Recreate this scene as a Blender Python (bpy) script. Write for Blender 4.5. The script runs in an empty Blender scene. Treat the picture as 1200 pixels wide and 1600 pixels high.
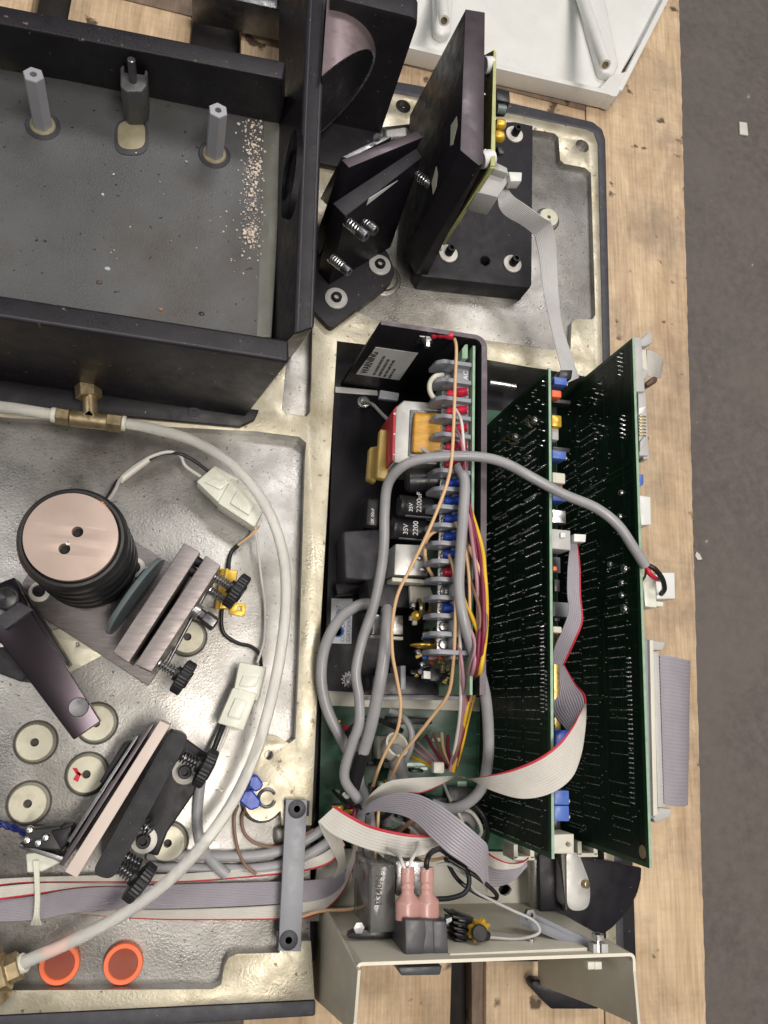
import bpy, bmesh, math, random
from mathutils import Vector, Matrix
from mathutils.geometry import tessellate_polygon
random.seed(7)
S = 0.001                      # all shapes are given in millimetres
scene = bpy.context.scene
# ------------------------------------------------------------------ camera
FOC, CX, CY, HC = 1205.0, 600.0, 800.0, 500.0
dn = Vector((295-CX, 1098-CY, FOC)).normalized()
yy = Vector((818-CX, -4290-CY, FOC)).normalized()
yy = (yy - dn*dn.dot(yy)).normalized()
zz = -dn
xx = yy.cross(zz)
cam = bpy.data.cameras.new('camera'); co = bpy.data.objects.new('camera', cam)
scene.collection.objects.link(co); scene.camera = co
# world axes expressed in image coordinates -> camera rotation (blender camera: x right, y up, looks along -z)
Rw = Matrix((xx, yy, zz))                      # world <- image(x right, y down, z forward)
cr = Matrix((Rw @ Vector((1,0,0)), Rw @ Vector((0,-1,0)), Rw @ Vector((0,0,-1)))).transposed()
co.matrix_world = Matrix.Translation(Vector((0,0,HC*S))) @ cr.to_4x4()
cam.sensor_fit = 'VERTICAL'; cam.sensor_height = 32.0; cam.lens = 32.0*FOC/1600.0
cam.clip_start = 0.01; cam.clip_end = 50
# ------------------------------------------------------------------ light
world = bpy.data.worlds.new("World"); scene.world = world; world.use_nodes = True
world.node_tree.nodes['Background'].inputs[0].default_value = (1.0, 0.96, 0.95, 1)
world.node_tree.nodes['Background'].inputs[1].default_value = 0.11
def lamp(name, loc, size, power, col, tgt=(0,0,0)):
    l = bpy.data.lights.new(name, 'AREA'); l.shape = 'RECTANGLE'; l.size, l.size_y = size
    l.energy = power; l.color = col
    o = bpy.data.objects.new(name, l); scene.collection.objects.link(o)
    o.location = loc
    o.rotation_euler = (Vector(tgt)-Vector(loc)).to_track_quat('-Z','Y').to_euler()
lamp('ceiling_strip_lamp', (0.42, -0.22, 1.9), (1.3, 0.28), 28, (1.0, 0.925, 0.845))
lamp('ceiling_strip_lamp', (-1.5, 0.35, 2.1), (0.3, 1.4), 13, (1.0, 0.97, 0.93))
lamp('ceiling_strip_lamp', (0.75, 1.5, 2.1), (1.4, 0.3), 23, (1.0, 0.965, 0.95))
scene.view_settings.view_transform = 'Standard'; scene.view_settings.look = 'None'
scene.view_settings.exposure = 0.0; scene.view_settings.gamma = 1.0
scene.render.engine = 'CYCLES'
# ------------------------------------------------------------------ geometry helpers
def ray(px, py): return Rw @ Vector((px-CX, py-CY, FOC))
def P(px, py, z=0.0):
    r = ray(px, py); t = (z-HC)/r.z
    return Vector((r.x*t, r.y*t, z))
def PL(l): return [P(*p) for p in l]
def onplane(px, py, p0, n):
    r = ray(px, py); o = Vector((0,0,HC)); t = (p0-o).dot(n)/r.dot(n)
    return o + r*t
def cat(pts, sub=6):
    pts = [Vector(p) for p in pts]
    if len(pts) < 3: return pts
    q = [pts[0]*2-pts[1]] + pts + [pts[-1]*2-pts[-2]]
    out = []
    for i in range(1, len(q)-2):
        a,b,c,d = q[i-1:i+3]
        for k in range(sub):
            t = k/sub
            out.append(0.5*((2*b)+(c-a)*t+(2*a-5*b+4*c-d)*t*t+(3*b-a-3*c+d)*t**3))
    out.append(pts[-1]); return out
def frame(ax):
    ax = Vector(ax).normalized()
    u = ax.cross(Vector((0,0,1)))
    if u.length < 1e-3: u = Vector((1,0,0))
    u.normalize(); return u, ax.cross(u).normalized(), ax
class G:
    def __init__(s): s.v=[]; s.f=[]; s.m=[]
    def add(s, vs, fs, mi=0):
        b = len(s.v); s.v += [Vector(v) for v in vs]
        s.f += [tuple(i+b for i in f) for f in fs]; s.m += [mi]*len(fs); return s
    def prism(s, pts, z0, z1, holes=(), mi=0):
        loops = [[Vector((p[0],p[1])) for p in pts]] + [[Vector((p[0],p[1])) for p in h] for h in holes]
        tri = tessellate_polygon([[Vector((p.x,p.y,0)) for p in l] for l in loops])
        flat = [p for l in loops for p in l]; n = len(flat)
        vs = [(p.x,p.y,z0) for p in flat] + [(p.x,p.y,z1) for p in flat]
        fs = [tuple(t) for t in tri] + [tuple(i+n for i in t) for t in tri]
        o = 0
        for l in loops:
            k = len(l)
            for i in range(k):
                a, b = o+i, o+(i+1)%k
                fs.append((a,b,b+n,a+n))
            o += k
        return s.add(vs, fs, mi)
    def slab(s, px, zt, zb, holes=(), mi=0):          # outline read at the height of its top face
        return s.prism([P(x,y,zt) for x,y in px], zb, zt, [[P(x,y,zt) for x,y in h] for h in holes], mi)
    def loft(s, bot, top, mi=0):
        n = len(bot)
        fs = [tuple(range(n)), tuple(range(n,2*n))] + [(i,(i+1)%n,(i+1)%n+n,i+n) for i in range(n)]
        return s.add(list(bot)+list(top), fs, mi)
    def box(s, c, u, v, w, mi=0):                      # centre and three half-extent vectors
        c,u,v,w = map(Vector,(c,u,v,w))
        vs = [c+u*a+v*b+w*d for d in (-1,1) for a,b in ((-1,-1),(1,-1),(1,1),(-1,1))]
        return s.add(vs, [(0,1,2,3),(4,5,6,7),(0,1,5,4),(1,2,6,5),(2,3,7,6),(3,0,4,7)], mi)
    def bar(s, a, b, width, height, mi=0, up=(0,0,1)): # beam from a to b (centre line)
        a,b = Vector(a),Vector(b); d=(b-a); u=Vector(up); w=d.cross(u).normalized(); u=w.cross(d).normalized()
        return s.box((a+b)/2, d/2, w*width/2, u*height/2, mi)
    def tube(s, pts, r, seg=10, sub=6, mi=0, smooth=True):
        pts = cat(pts, sub) if smooth else [Vector(p) for p in pts]
        rs = r if callable(r) else (lambda t: r)
        n = len(pts); u = None; vs=[]; fs=[]
        for i,p in enumerate(pts):
            t = (pts[min(i+1,n-1)]-pts[max(i-1,0)])
            t = t.normalized() if t.length>1e-9 else Vector((0,0,1))
            if u is None: u = frame(t)[0]
            u = (u - t*t.dot(u)).normalized(); w = t.cross(u); rr = rs(i/(n-1))
            for k in range(seg):
                a = 2*math.pi*k/seg; vs.append(p+(u*math.cos(a)+w*math.sin(a))*rr)
        for i in range(n-1):
            for k in range(seg):
                a,b = i*seg+k, i*seg+(k+1)%seg; fs.append((a,b,b+seg,a+seg))
        fs += [tuple(range(seg)), tuple(range((n-1)*seg, n*seg))]
        return s.add(vs, fs, mi)
    def lathe(s, o, ax, prof, seg=24, mi=0, phase=0.0):
        u,w,a = frame(ax); o = Vector(o); n=len(prof); vs=[]; fs=[]
        for r,h in prof:
            for k in range(seg):
                t = 2*math.pi*(k+phase)/seg; vs.append(o+a*h+(u*math.cos(t)+w*math.sin(t))*r)
        for i in range(n-1):
            for k in range(seg):
                p,q = i*seg+k, i*seg+(k+1)%seg; fs.append((p,q,q+seg,p+seg))
        if prof[0][0]>0: fs.append(tuple(range(seg)))
        if prof[-1][0]>0: fs.append(tuple(range((n-1)*seg,n*seg)))
        return s.add(vs, fs, mi)
    def cyl(s, a, b, r, seg=20, mi=0, ch=0.0):
        a,b=Vector(a),Vector(b); L=(b-a).length
        pr = [(r,0),(r,L)] if ch<=0 else [(r-ch,0),(r,ch),(r,L-ch),(r-ch,L)]
        return s.lathe(a, b-a, pr, seg, mi)
    def spring(s, a, b, R, r, turns, mi=0):
        a,b=Vector(a),Vector(b); u,w,ax=frame(b-a); L=(b-a).length; n=int(turns*12); pts=[]
        for i in range(n+1):
            t=i/n; q=t*turns*2*math.pi; pts.append(a+ax*L*t+(u*math.cos(q)+w*math.sin(q))*R)
        return s.tube(pts, r, 6, smooth=False, mi=mi)
    def ribbon(s, A, B, n, th=0.45, sub=8, red=None, flip=1):
        A,B = cat(PL(A),sub), cat(PL(B),sub); m=len(A); vs=[]; fs=[]; ms=[]
        K = n*4
        for i in range(m):
            t=(A[min(i+1,m-1)]+B[min(i+1,m-1)]-A[max(i-1,0)]-B[max(i-1,0)])
            nn=(B[i]-A[i]).cross(t)
            nn = nn.normalized() if nn.length>1e-9 else Vector((0,0,1))
            for sd in (1,-1):
                for k in range(K+1):
                    ph=(k%4)/4; h=th*(0.25+0.75*math.sin(math.pi*ph)) if 0<k<K else th*0.1
                    vs.append(A[i].lerp(B[i],k/K)+nn*h*sd)
        W2=2*(K+1)
        for i in range(m-1):
            for sd in (0,1):
                for k in range(K):
                    a=i*W2+sd*(K+1)+k; fs.append((a,a+1,a+1+W2,a+W2))
                    ms.append(1 if red=='A' and k<4 or red=='B' and k>=K-4 else 0)
            for k in (0,K):
                a=i*W2+k; b=a+K+1; fs.append((a,b,b+W2,a+W2)); ms.append(1 if red=='A' and k==0 or red=='B' and k==K else 0)
        b=len(s.v); s.v+=vs; s.f+=[tuple(i+b for i in f) for f in fs]; s.m+=ms; return s
    def make(s, name, mats, parent=None, bevel=0.0, seg=2, ang=40, origin=None, flat=False):
        me = bpy.data.meshes.new(name)
        org = Vector(parent['_o']) if parent is not None else Vector(origin if origin is not None else s.base())
        me.from_pydata([((v-org)*S)[:] for v in s.v], [], s.f)
        mats = mats if isinstance(mats,(list,tuple)) else [mats]
        for m in mats: me.materials.append(m)
        me.polygons.foreach_set('material_index', s.m)
        bm = bmesh.new(); bm.from_mesh(me)
        bmesh.ops.recalc_face_normals(bm, faces=bm.faces)
        if bevel>0:
            ed=[e for e in bm.edges if len(e.link_faces)==2 and e.calc_face_angle(0)>math.radians(28)]
            bmesh.ops.bevel(bm, geom=ed, offset=bevel*S, segments=seg, affect='EDGES', profile=0.5, clamp_overlap=True)
        bm.to_mesh(me); bm.free()
        if not flat:
            me.shade_smooth(); me.set_sharp_from_angle(angle=math.radians(ang))
        o = bpy.data.objects.new(name, me); scene.collection.objects.link(o)
        if parent is not None: o.parent = parent
        else: o.location = org*S
        o['_o'] = org[:]; return o
    def base(s):
        xs=[v.x for v in s.v]; ys=[v.y for v in s.v]; zs=[v.z for v in s.v]
        return ((min(xs)+max(xs))/2,(min(ys)+max(ys))/2,min(zs))
def thing(name, label, cat_, at, group=None):
    o = bpy.data.objects.new(name, None); scene.collection.objects.link(o)
    o.empty_display_size=.01; o.location = Vector(at)*S; o['_o']=tuple(at)
    o['label']=label; o['category']=cat_
    if group: o['group']=group
    return o
def tag(o, label, cat_, group=None):
    o['label']=label; o['category']=cat_
    if group: o['group']=group
    return o
def struct(o): o['kind']='structure'; return o
def copy_tree(o, off, label=None, parent=None, rot=0):
    c=o.copy(); scene.collection.objects.link(c)
    if parent is None:
        c.location = o.location+Vector(off)*S; c['_o']=tuple(Vector(o['_o'])+Vector(off))
        c.rotation_euler = (o.rotation_euler[0],o.rotation_euler[1],o.rotation_euler[2]+rot)
        if label: c['label']=label
    else: c.parent=parent
    for ch in [x for x in scene.collection.objects if x.parent==o]: copy_tree(ch, off, None, c)
    return c
def text(body, size, o, right, up, m, name, parent, depth=0.05, sx=1.0, align='LEFT', bold=0.0):
    c=bpy.data.curves.new(name,'FONT'); c.body=body; c.size=size; c.extrude=depth; c.align_x=align; c.offset=bold
    t=bpy.data.objects.new('tmp',c); scene.collection.objects.link(t)
    dg=bpy.context.evaluated_depsgraph_get(); me=bpy.data.meshes.new_from_object(t.evaluated_get(dg))
    bpy.data.objects.remove(t); me.name=name
    right=Vector(right).normalized(); up=Vector(up); up=(up-right*up.dot(right)).normalized(); n=right.cross(up)
    org=Vector(parent['_o']) if parent is not None else Vector(o)
    for v in me.vertices:
        w=Vector(o)+right*v.co.x*sx+up*v.co.y+n*v.co.z; v.co=(w-org)*S
    me.materials.clear(); me.materials.append(m)
    ob=bpy.data.objects.new(name,me); scene.collection.objects.link(ob)
    if parent is not None: ob.parent=parent
    else: ob.location=org*S
    ob['_o']=org[:]; return ob
def circ(px,py,z,r,n=24):                     # circle of r mm around a pixel position at height z
    c=P(px,py,z); return [Vector((c.x+r*math.cos(2*math.pi*k/n), c.y+r*math.sin(2*math.pi*k/n), z)) for k in range(n)]
def rrect(pts, r, n=4):                       # rounded outline of world xy points
    pts=[Vector((p[0],p[1])) for p in pts]; out=[]; k=len(pts)
    for i in range(k):
        a,b,c=pts[i-1],pts[i],pts[(i+1)%k]
        r1=min(r,(a-b).length*.45,(c-b).length*.45)
        p=b+(a-b).normalized()*r1; q=b+(c-b).normalized()*r1
        for j in range(n+1):
            t=j/n; out.append(p*(1-t)**2+b*2*t*(1-t)+q*t*t)
    return out
# ------------------------------------------------------------------ materials
def mat(name, col, rough=.5, metal=0., var=.12, scale=60., bump=0., bscale=900., trans=0., alpha=1., col2=None, thr=(.45,.62), dscale=40.,
        stretch=None, ior=1.45, coat=0., specks=None, rvar=.12, spec=.5):
    m=bpy.data.materials.new(name); m.use_nodes=True; nt=m.node_tree; N=nt.nodes; L=nt.links
    b=N['Principled BSDF']; b.inputs['Roughness'].default_value=rough; b.inputs['Metallic'].default_value=metal
    b.inputs['IOR'].default_value=ior; b.inputs['Transmission Weight'].default_value=trans; b.inputs['Coat Weight'].default_value=coat
    b.inputs['Alpha'].default_value=alpha; b.inputs['Specular IOR Level'].default_value=spec
    tc=N.new('ShaderNodeTexCoord'); mp=N.new('ShaderNodeMapping'); L.new(tc.outputs['Object'],mp.inputs[0])
    if stretch: mp.inputs['Scale'].default_value=stretch
    def noise(sc,det=4,rg=.6):
        n=N.new('ShaderNodeTexNoise'); n.inputs['Scale'].default_value=sc; n.inputs['Detail'].default_value=det
        n.inputs['Roughness'].default_value=rg; L.new(mp.outputs[0],n.inputs['Vector']); return n
    n=noise(scale); rp=N.new('ShaderNodeValToRGB'); L.new(n.outputs['Fac'],rp.inputs[0])
    c=Vector(col); lo=c*(1-var); hi=c*(1+var)
    rp.color_ramp.elements[0].position=.3; rp.color_ramp.elements[1].position=.7
    rp.color_ramp.elements[0].color=(*lo,1); rp.color_ramp.elements[1].color=(*[min(x,1) for x in hi],1)
    out=rp.outputs[0]
    def mixin(base, facsock, color):
        mx=N.new('ShaderNodeMix'); mx.data_type='RGBA'; L.new(facsock,mx.inputs[0]); L.new(base,mx.inputs[6])
        mx.inputs[7].default_value=(*color,1); return mx.outputs[2]
    if col2:
        n2=noise(dscale,6,.65); mr=N.new('ShaderNodeMapRange'); L.new(n2.outputs['Fac'],mr.inputs[0])
        mr.inputs[1].default_value,mr.inputs[2].default_value=thr; out=mixin(out,mr.outputs[0],col2)
    if specks:                                   # (colour, scale, low, high)
        n3=noise(specks[1],3,.5); mr=N.new('ShaderNodeMapRange'); L.new(n3.outputs['Fac'],mr.inputs[0])
        mr.inputs[1].default_value,mr.inputs[2].default_value=specks[2],specks[3]; out=mixin(out,mr.outputs[0],specks[0])
    L.new(out,b.inputs['Base Color'])
    if rvar>0:
        n4=noise(scale*1.7,5); mr=N.new('ShaderNodeMapRange'); L.new(n4.outputs['Fac'],mr.inputs[0])
        mr.inputs[1].default_value=.3; mr.inputs[2].default_value=.7
        mr.inputs[3].default_value=max(rough-rvar,.02); mr.inputs[4].default_value=min(rough+rvar,1); L.new(mr.outputs[0],b.inputs['Roughness'])
    if bump>0:
        n5=noise(bscale,5); bp=N.new('ShaderNodeBump'); bp.inputs['Strength'].default_value=bump; bp.inputs['Distance'].default_value=.0006
        L.new(n5.outputs['Fac'],bp.inputs['Height']); L.new(bp.outputs[0],b.inputs['Normal'])
    return m
M={}
M['rim']=mat('chromated_aluminium',(.49,.455,.35),.4,.5,.14,34,.3,600,col2=(.34,.29,.19),thr=(.48,.74),dscale=26,specks=((.16,.13,.09),210,.64,.72),rvar=.16)
M['cast']=mat('cast_aluminium',(.41,.40,.38),.40,.78,.2,24,.35,700,col2=(.15,.135,.11),thr=(.44,.70),dscale=8,specks=((.10,.09,.075),560,.65,.72),rvar=.14)
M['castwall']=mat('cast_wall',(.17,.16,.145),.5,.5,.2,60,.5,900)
M['pad']=mat('machined_boss',(.56,.54,.43),.42,.3,.08,90,.1,1200,col2=(.5,.47,.36),thr=(.5,.7),dscale=60)
M['edge']=mat('charcoal_paint',(.05,.05,.06),.5,0,.2,80,.3,1500,specks=((.2,.2,.2),500,.7,.74))
M['black']=mat('black_anodised',(.013,.012,.016),.42,.1,.2,60,.15,1800,spec=.35,specks=((.2,.19,.19),420,.73,.76))
M['blackp']=mat('black_paint',(.022,.021,.026),.5,0,.2,70,.45,1600,spec=.4,specks=((.25,.24,.24),360,.72,.75))
M['purple']=mat('mauve_black_anodised',(.085,.07,.08),.42,.45,.12,50,.1,1500)
M['barrel']=mat('bronze_anodised_barrel',(.30,.235,.25),.34,.6,.05,60)
M['trayfloor']=mat('grey_enamel',(.108,.11,.113),.42,.25,.16,14,.5,900,col2=(.085,.075,.065),thr=(.5,.72),dscale=9,specks=((.03,.025,.02),230,.68,.72))
M['traytop']=mat('tray_wall_enamel',(.017,.016,.02),.36,0,.2,60,.4,1500,spec=.35,specks=((.25,.16,.12),160,.7,.76))
M['silver']=mat('zinc_steel',(.62,.62,.62),.28,.95,.1,120,.1,1500)
M['steel']=mat('dark_steel',(.2,.2,.21),.35,.9,.15,120,.1,1500)
M['brush']=mat('brushed_steel',(.17,.155,.155),.42,.7,.25,120,.15,900,stretch=(1,14,1))
M['alu']=mat('milled_aluminium',(.27,.24,.235),.45,.6,.14,90,.1,900,stretch=(1,6,1))
M['brass']=mat('brass',(.46,.37,.22),.36,.75,.2,100,.1,1200,col2=(.22,.16,.09),thr=(.5,.7),dscale=120)
M['cream']=mat('cream_paint',(.66,.64,.55),.45,0,.05,50,.08,1500)
M['beige']=mat('beige_panel',(.60,.57,.47),.5,0,.05,40,.1,1800)
M['beigeedge']=mat('beige_cut_edge',(.74,.7,.58),.45,0,.05,90)
M['white']=mat('white_paint',(.74,.75,.73),.35,0,.04,30,.12,1300,col2=(.6,.61,.6),thr=(.6,.8),dscale=12)
M['label']=mat('label_paper',(.78,.78,.80),.5,0,.04,80)
M['ink']=mat('black_ink',(.02,.02,.02),.5,0,0,80)
M['print']=mat('white_print',(.75,.76,.76),.5,0,0,80)
M['blueink']=mat('blue_ink',(.06,.16,.5),.5,0,0,80)
M['redink']=mat('red_print',(.5,.03,.05),.45,0,.1,80)
M['pcb']=mat('green_solder_mask',(.003,.012,.007),.42,0,.25,90,.25,500,col2=(.004,.018,.009),thr=(.52,.56),dscale=75,stretch=(1,.25,1.6),spec=.3)
M['pcbedge']=mat('board_cut_edge',(.28,.42,.30),.5,0,.15,200,.1)
M['pcb3']=mat('yellow_green_board',(.5,.52,.22),.45,0,.15,80,.1,600,trans=.1)
M['backplane']=mat('backplane_mask',(.025,.075,.045),.35,0,.15,40,.1,500,col2=(.04,.12,.07),thr=(.5,.53),dscale=60,stretch=(.3,1,1))
M['solder']=mat('solder',(.55,.56,.57),.3,.85,.1,200)
M['gold']=mat('gold_pin',(.4,.3,.12),.35,.8,.1,200)
M['grey']=mat('grey_cable_jacket',(.33,.33,.34),.33,0,.14,40,.05,1500)
M['ribbon']=mat('grey_ribbon_insulation',(.55,.55,.55),.42,0,.06,50)
M['ribbonw']=mat('pale_ribbon_insulation',(.60,.58,.53),.4,0,.06,50)
M['ribbonp']=mat('mauve_grey_ribbon',(.34,.32,.36),.42,0,.07,50)
M['red']=mat('red_insulation',(.5,.03,.05),.4,0,.08,80)
M['redlug']=mat('red_vinyl',(.55,.02,.05),.3,0,.12,120,.1)
M['blue']=mat('blue_nylon',(.02,.07,.45),.3,0,.15,150,.1)
M['bluetrim']=mat('blue_trimmer',(.08,.16,.5),.35,0,.1,120)
M['wire_o']=mat('tan_insulation',(.72,.47,.26),.42,0,.06,80)
M['wire_m']=mat('maroon_insulation',(.2,.02,.05),.4,0,.08,80)
M['wire_k']=mat('mauve_insulation',(.42,.22,.26),.4,0,.08,80)
M['wire_y']=mat('yellow_insulation',(.75,.48,.03),.4,0,.06,80)
M['wire_w']=mat('white_insulation',(.7,.68,.63),.4,0,.05,80)
M['wire_b']=mat('black_insulation',(.015,.015,.017),.38,0,.1,80)
M['wire_br']=mat('brown_insulation',(.25,.14,.09),.4,0,.06,80)
M['plastic']=mat('black_plastic',(.02,.02,.023),.35,0,.15,90,.1,1200)
M['greyplastic']=mat('grey_plastic',(.27,.28,.31),.42,0,.06,90,.08,1200)
M['ltgrey']=mat('light_grey_plastic',(.46,.46,.45),.42,0,.06,90,.06,1200)
M['nylon']=mat('milky_nylon',(.88,.90,.78),.3,0,.04,60,trans=.18,rvar=.08)
M['tube']=mat('clear_vinyl_tube',(.90,.90,.86),.2,0,.02,20,trans=.6,ior=1.12,rvar=.0)
M['rubber']=mat('black_rubber',(.018,.018,.02),.42,0,.15,60,.2,1200)
M['pink']=mat('brushed_copper_tint',(.46,.36,.31),.5,.25,.06,30,.08,900,col2=(.38,.29,.25),thr=(.6,.78),dscale=30)
M['glass']=mat('grey_glass',(.16,.2,.21),.12,0,.08,30,rvar=.05)
M['pinkglass']=mat('frosted_edge_glass',(.66,.56,.5),.5,0,.06,40,.1)
M['orange']=mat('orange_plastic',(.88,.17,.06),.4,0,.06,60,.05)
M['orange_shade']=mat('orange_plastic_shaded',(.26,.045,.018),.5,0,.1,60,.05)  # darker copy of the orange paints the shade inside the caps
M['spade']=mat('pink_vinyl',(.52,.29,.26),.3,0,.08,80,trans=.1)
M['yellow']=mat('yellow_tape',(.62,.33,.05),.4,0,.2,140,.3,400,stretch=(1,3,1))
M['yel']=mat('gold_case',(.62,.40,.05),.32,.35,.08,80)
M['palefilm']=mat('yellow_film',(.62,.45,.14),.35,0,.06,80)
M['copper']=mat('copper',(.5,.22,.1),.35,.8,.1,100)
M['granule']=mat('pale_granule',(.8,.7,.6),.6,0,.2,900)
M['clear']=mat('clear_plastic_case',(.6,.62,.6),.12,0,.03,60,trans=.8,ior=1.3,rvar=.05)
M['clay']=mat('brown_ceramic',(.1,.055,.04),.4,0,.2,200)
def wood_mat(name, c1, c2, stain, sx):
    m=bpy.data.materials.new(name); m.use_nodes=True; nt=m.node_tree; N=nt.nodes; L=nt.links; b=N['Principled BSDF']
    tc=N.new('ShaderNodeTexCoord'); geo=N.new('ShaderNodeObjectInfo')
    ad=N.new('ShaderNodeVectorMath'); ad.operation='ADD'; L.new(tc.outputs['Object'],ad.inputs[0]); L.new(geo.outputs['Random'],ad.inputs[1])
    mp=N.new('ShaderNodeMapping'); mp.inputs['Scale'].default_value=(sx,1.6,6); L.new(ad.outputs[0],mp.inputs[0])
    n=N.new('ShaderNodeTexNoise'); n.inputs['Scale'].default_value=9; n.inputs['Detail'].default_value=8; n.inputs['Distortion'].default_value=.8; n.inputs['Roughness'].default_value=.62; L.new(mp.outputs[0],n.inputs['Vector'])
    r=N.new('ShaderNodeValToRGB'); L.new(n.outputs['Fac'],r.inputs[0]); e=r.color_ramp.elements
    e[0].position=.3; e[0].color=(*c1,1); e[1].position=.66; e[1].color=(*c2,1)
    n2=N.new('ShaderNodeTexNoise'); n2.inputs['Scale'].default_value=14; n2.inputs['Detail'].default_value=7; n2.inputs['Roughness'].default_value=.7; L.new(ad.outputs[0],n2.inputs['Vector'])
    mr=N.new('ShaderNodeMapRange'); L.new(n2.outputs['Fac'],mr.inputs[0]); mr.inputs[1].default_value=.46; mr.inputs[2].default_value=.68; mr.inputs[4].default_value=.7
    mx=N.new('ShaderNodeMix'); mx.data_type='RGBA'; L.new(mr.outputs[0],mx.inputs[0]); L.new(r.outputs[0],mx.inputs[6]); mx.inputs[7].default_value=(*stain,1)
    n3=N.new('ShaderNodeTexNoise'); n3.inputs['Scale'].default_value=60; n3.inputs['Detail'].default_value=4; L.new(ad.outputs[0],n3.inputs['Vector'])
    mr3=N.new('ShaderNodeMapRange'); L.new(n3.outputs['Fac'],mr3.inputs[0]); mr3.inputs[1].default_value=.66; mr3.inputs[2].default_value=.72
    mx2=N.new('ShaderNodeMix'); mx2.data_type='RGBA'; L.new(mr3.outputs[0],mx2.inputs[0]); L.new(mx.outputs[2],mx2.inputs[6]); mx2.inputs[7].default_value=(stain[0]*.4,stain[1]*.35,stain[2]*.3,1)
    mpg=N.new('ShaderNodeMapping'); mpg.inputs['Scale'].default_value=(190,7,20); L.new(ad.outputs[0],mpg.inputs[0])
    ng=N.new('ShaderNodeTexNoise'); ng.inputs['Scale'].default_value=3; ng.inputs['Detail'].default_value=5; ng.inputs['Distortion'].default_value=.4; L.new(mpg.outputs[0],ng.inputs['Vector'])
    mpc=N.new('ShaderNodeMapping'); mpc.inputs['Scale'].default_value=(10,160,20); L.new(ad.outputs[0],mpc.inputs[0])
    nc=N.new('ShaderNodeTexNoise'); nc.inputs['Scale'].default_value=2; nc.inputs['Detail'].default_value=4; L.new(mpc.outputs[0],nc.inputs['Vector'])
    mg=N.new('ShaderNodeMapRange'); L.new(ng.outputs['Fac'],mg.inputs[0]); mg.inputs[1].default_value=.3; mg.inputs[2].default_value=.62; mg.inputs[3].default_value=.80; mg.inputs[4].default_value=1.05
    mc=N.new('ShaderNodeMapRange'); L.new(nc.outputs['Fac'],mc.inputs[0]); mc.inputs[1].default_value=.35; mc.inputs[2].default_value=.6; mc.inputs[3].default_value=.95; mc.inputs[4].default_value=1.01
    mm=N.new('ShaderNodeMath'); mm.operation='MULTIPLY'; L.new(mg.outputs[0],mm.inputs[0]); L.new(mc.outputs[0],mm.inputs[1])
    sc_=N.new('ShaderNodeVectorMath'); sc_.operation='SCALE'; L.new(mx2.outputs[2],sc_.inputs[0]); L.new(mm.outputs[0],sc_.inputs['Scale'])
    L.new(sc_.outputs[0],b.inputs['Base Color']); b.inputs['Roughness'].default_value=.62
    bp=N.new('ShaderNodeBump'); bp.inputs['Strength'].default_value=.5; bp.inputs['Distance'].default_value=.0008; L.new(n.outputs['Fac'],bp.inputs['Height']); L.new(bp.outputs[0],b.inputs['Normal'])
    return m
M['wood']=wood_mat('pallet_wood',(.46,.32,.19),(.74,.565,.37),(.30,.225,.165),4)
M['gap_shade']=mat('gap_shade_black',(.012,.010,.009),.8,0,.3,40)  # darkness of the deck gaps put into the colour
M['post']=mat('plated_standoff',(.42,.43,.46),.4,.3,.06,60)
M['navy']=mat('navy_insulation',(.01,.02,.13),.4,0,.1,80)
M['wornpad']=mat('worn_olive_pad',(.30,.27,.18),.45,.2,.12,80,.2,900)
M['sheen']=mat('polished_black_anodising',(.06,.05,.06),.24,.95,.04,90,rvar=0)
M['sheet']=mat('dull_tinned_sheet',(.50,.50,.48),.42,.5,.1,60,.1,1200)
M['edge_glow']=mat('board_edge_glow',(.012,.06,.02),.4,0,.2,80)
M['cove']=mat('cast_cove_reflection',(.20,.20,.175),.45,.4,.15,40,.4,900)
M['darkolive']=mat('dark_olive_board',(.07,.065,.03),.4,0,.3,120,.3,600)
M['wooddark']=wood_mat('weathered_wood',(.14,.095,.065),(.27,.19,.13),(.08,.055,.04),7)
M['inlet']=mat('inlet_plastic',(.065,.067,.075),.4,0,.1,80,.1,1200)
# ================================================================== SETTING
g=G(); g.prism([(-900,-900),(1400,-900),(1400,1100),(-900,1100)],-165,-160)
M['floor']=mat('concrete_floor',(.132,.113,.105),.6,0,.2,120,.3,500,col2=(.16,.14,.128),thr=(.45,.75),dscale=6,specks=((.36,.33,.30),60,.74,.78))
struct(g.make('floor',M['floor']))
# scraps lying on the floor
g=G(); a=P(1162,200,-160); g.prism([P(1156,189,-157)[:2],P(1168,191,-157)[:2],P(1170,211,-157)[:2],P(1157,209,-157)[:2]],-160,-157.5)
tag(g.make('paper_scrap',M['wire_w'],bevel=.6),'small white rectangular scrap lying on the dark floor near the top right','scrap')
g=G(); g.prism([P(x,y,-159)[:2] for x,y in ((1088,862),(1093,866),(1097,874),(1090,875),(1086,868))],-160,-158.6)
tag(g.make('paper_scrap',M['wire_w']),'tiny torn white flake on the dark floor beside the plywood edge','scrap')
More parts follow.
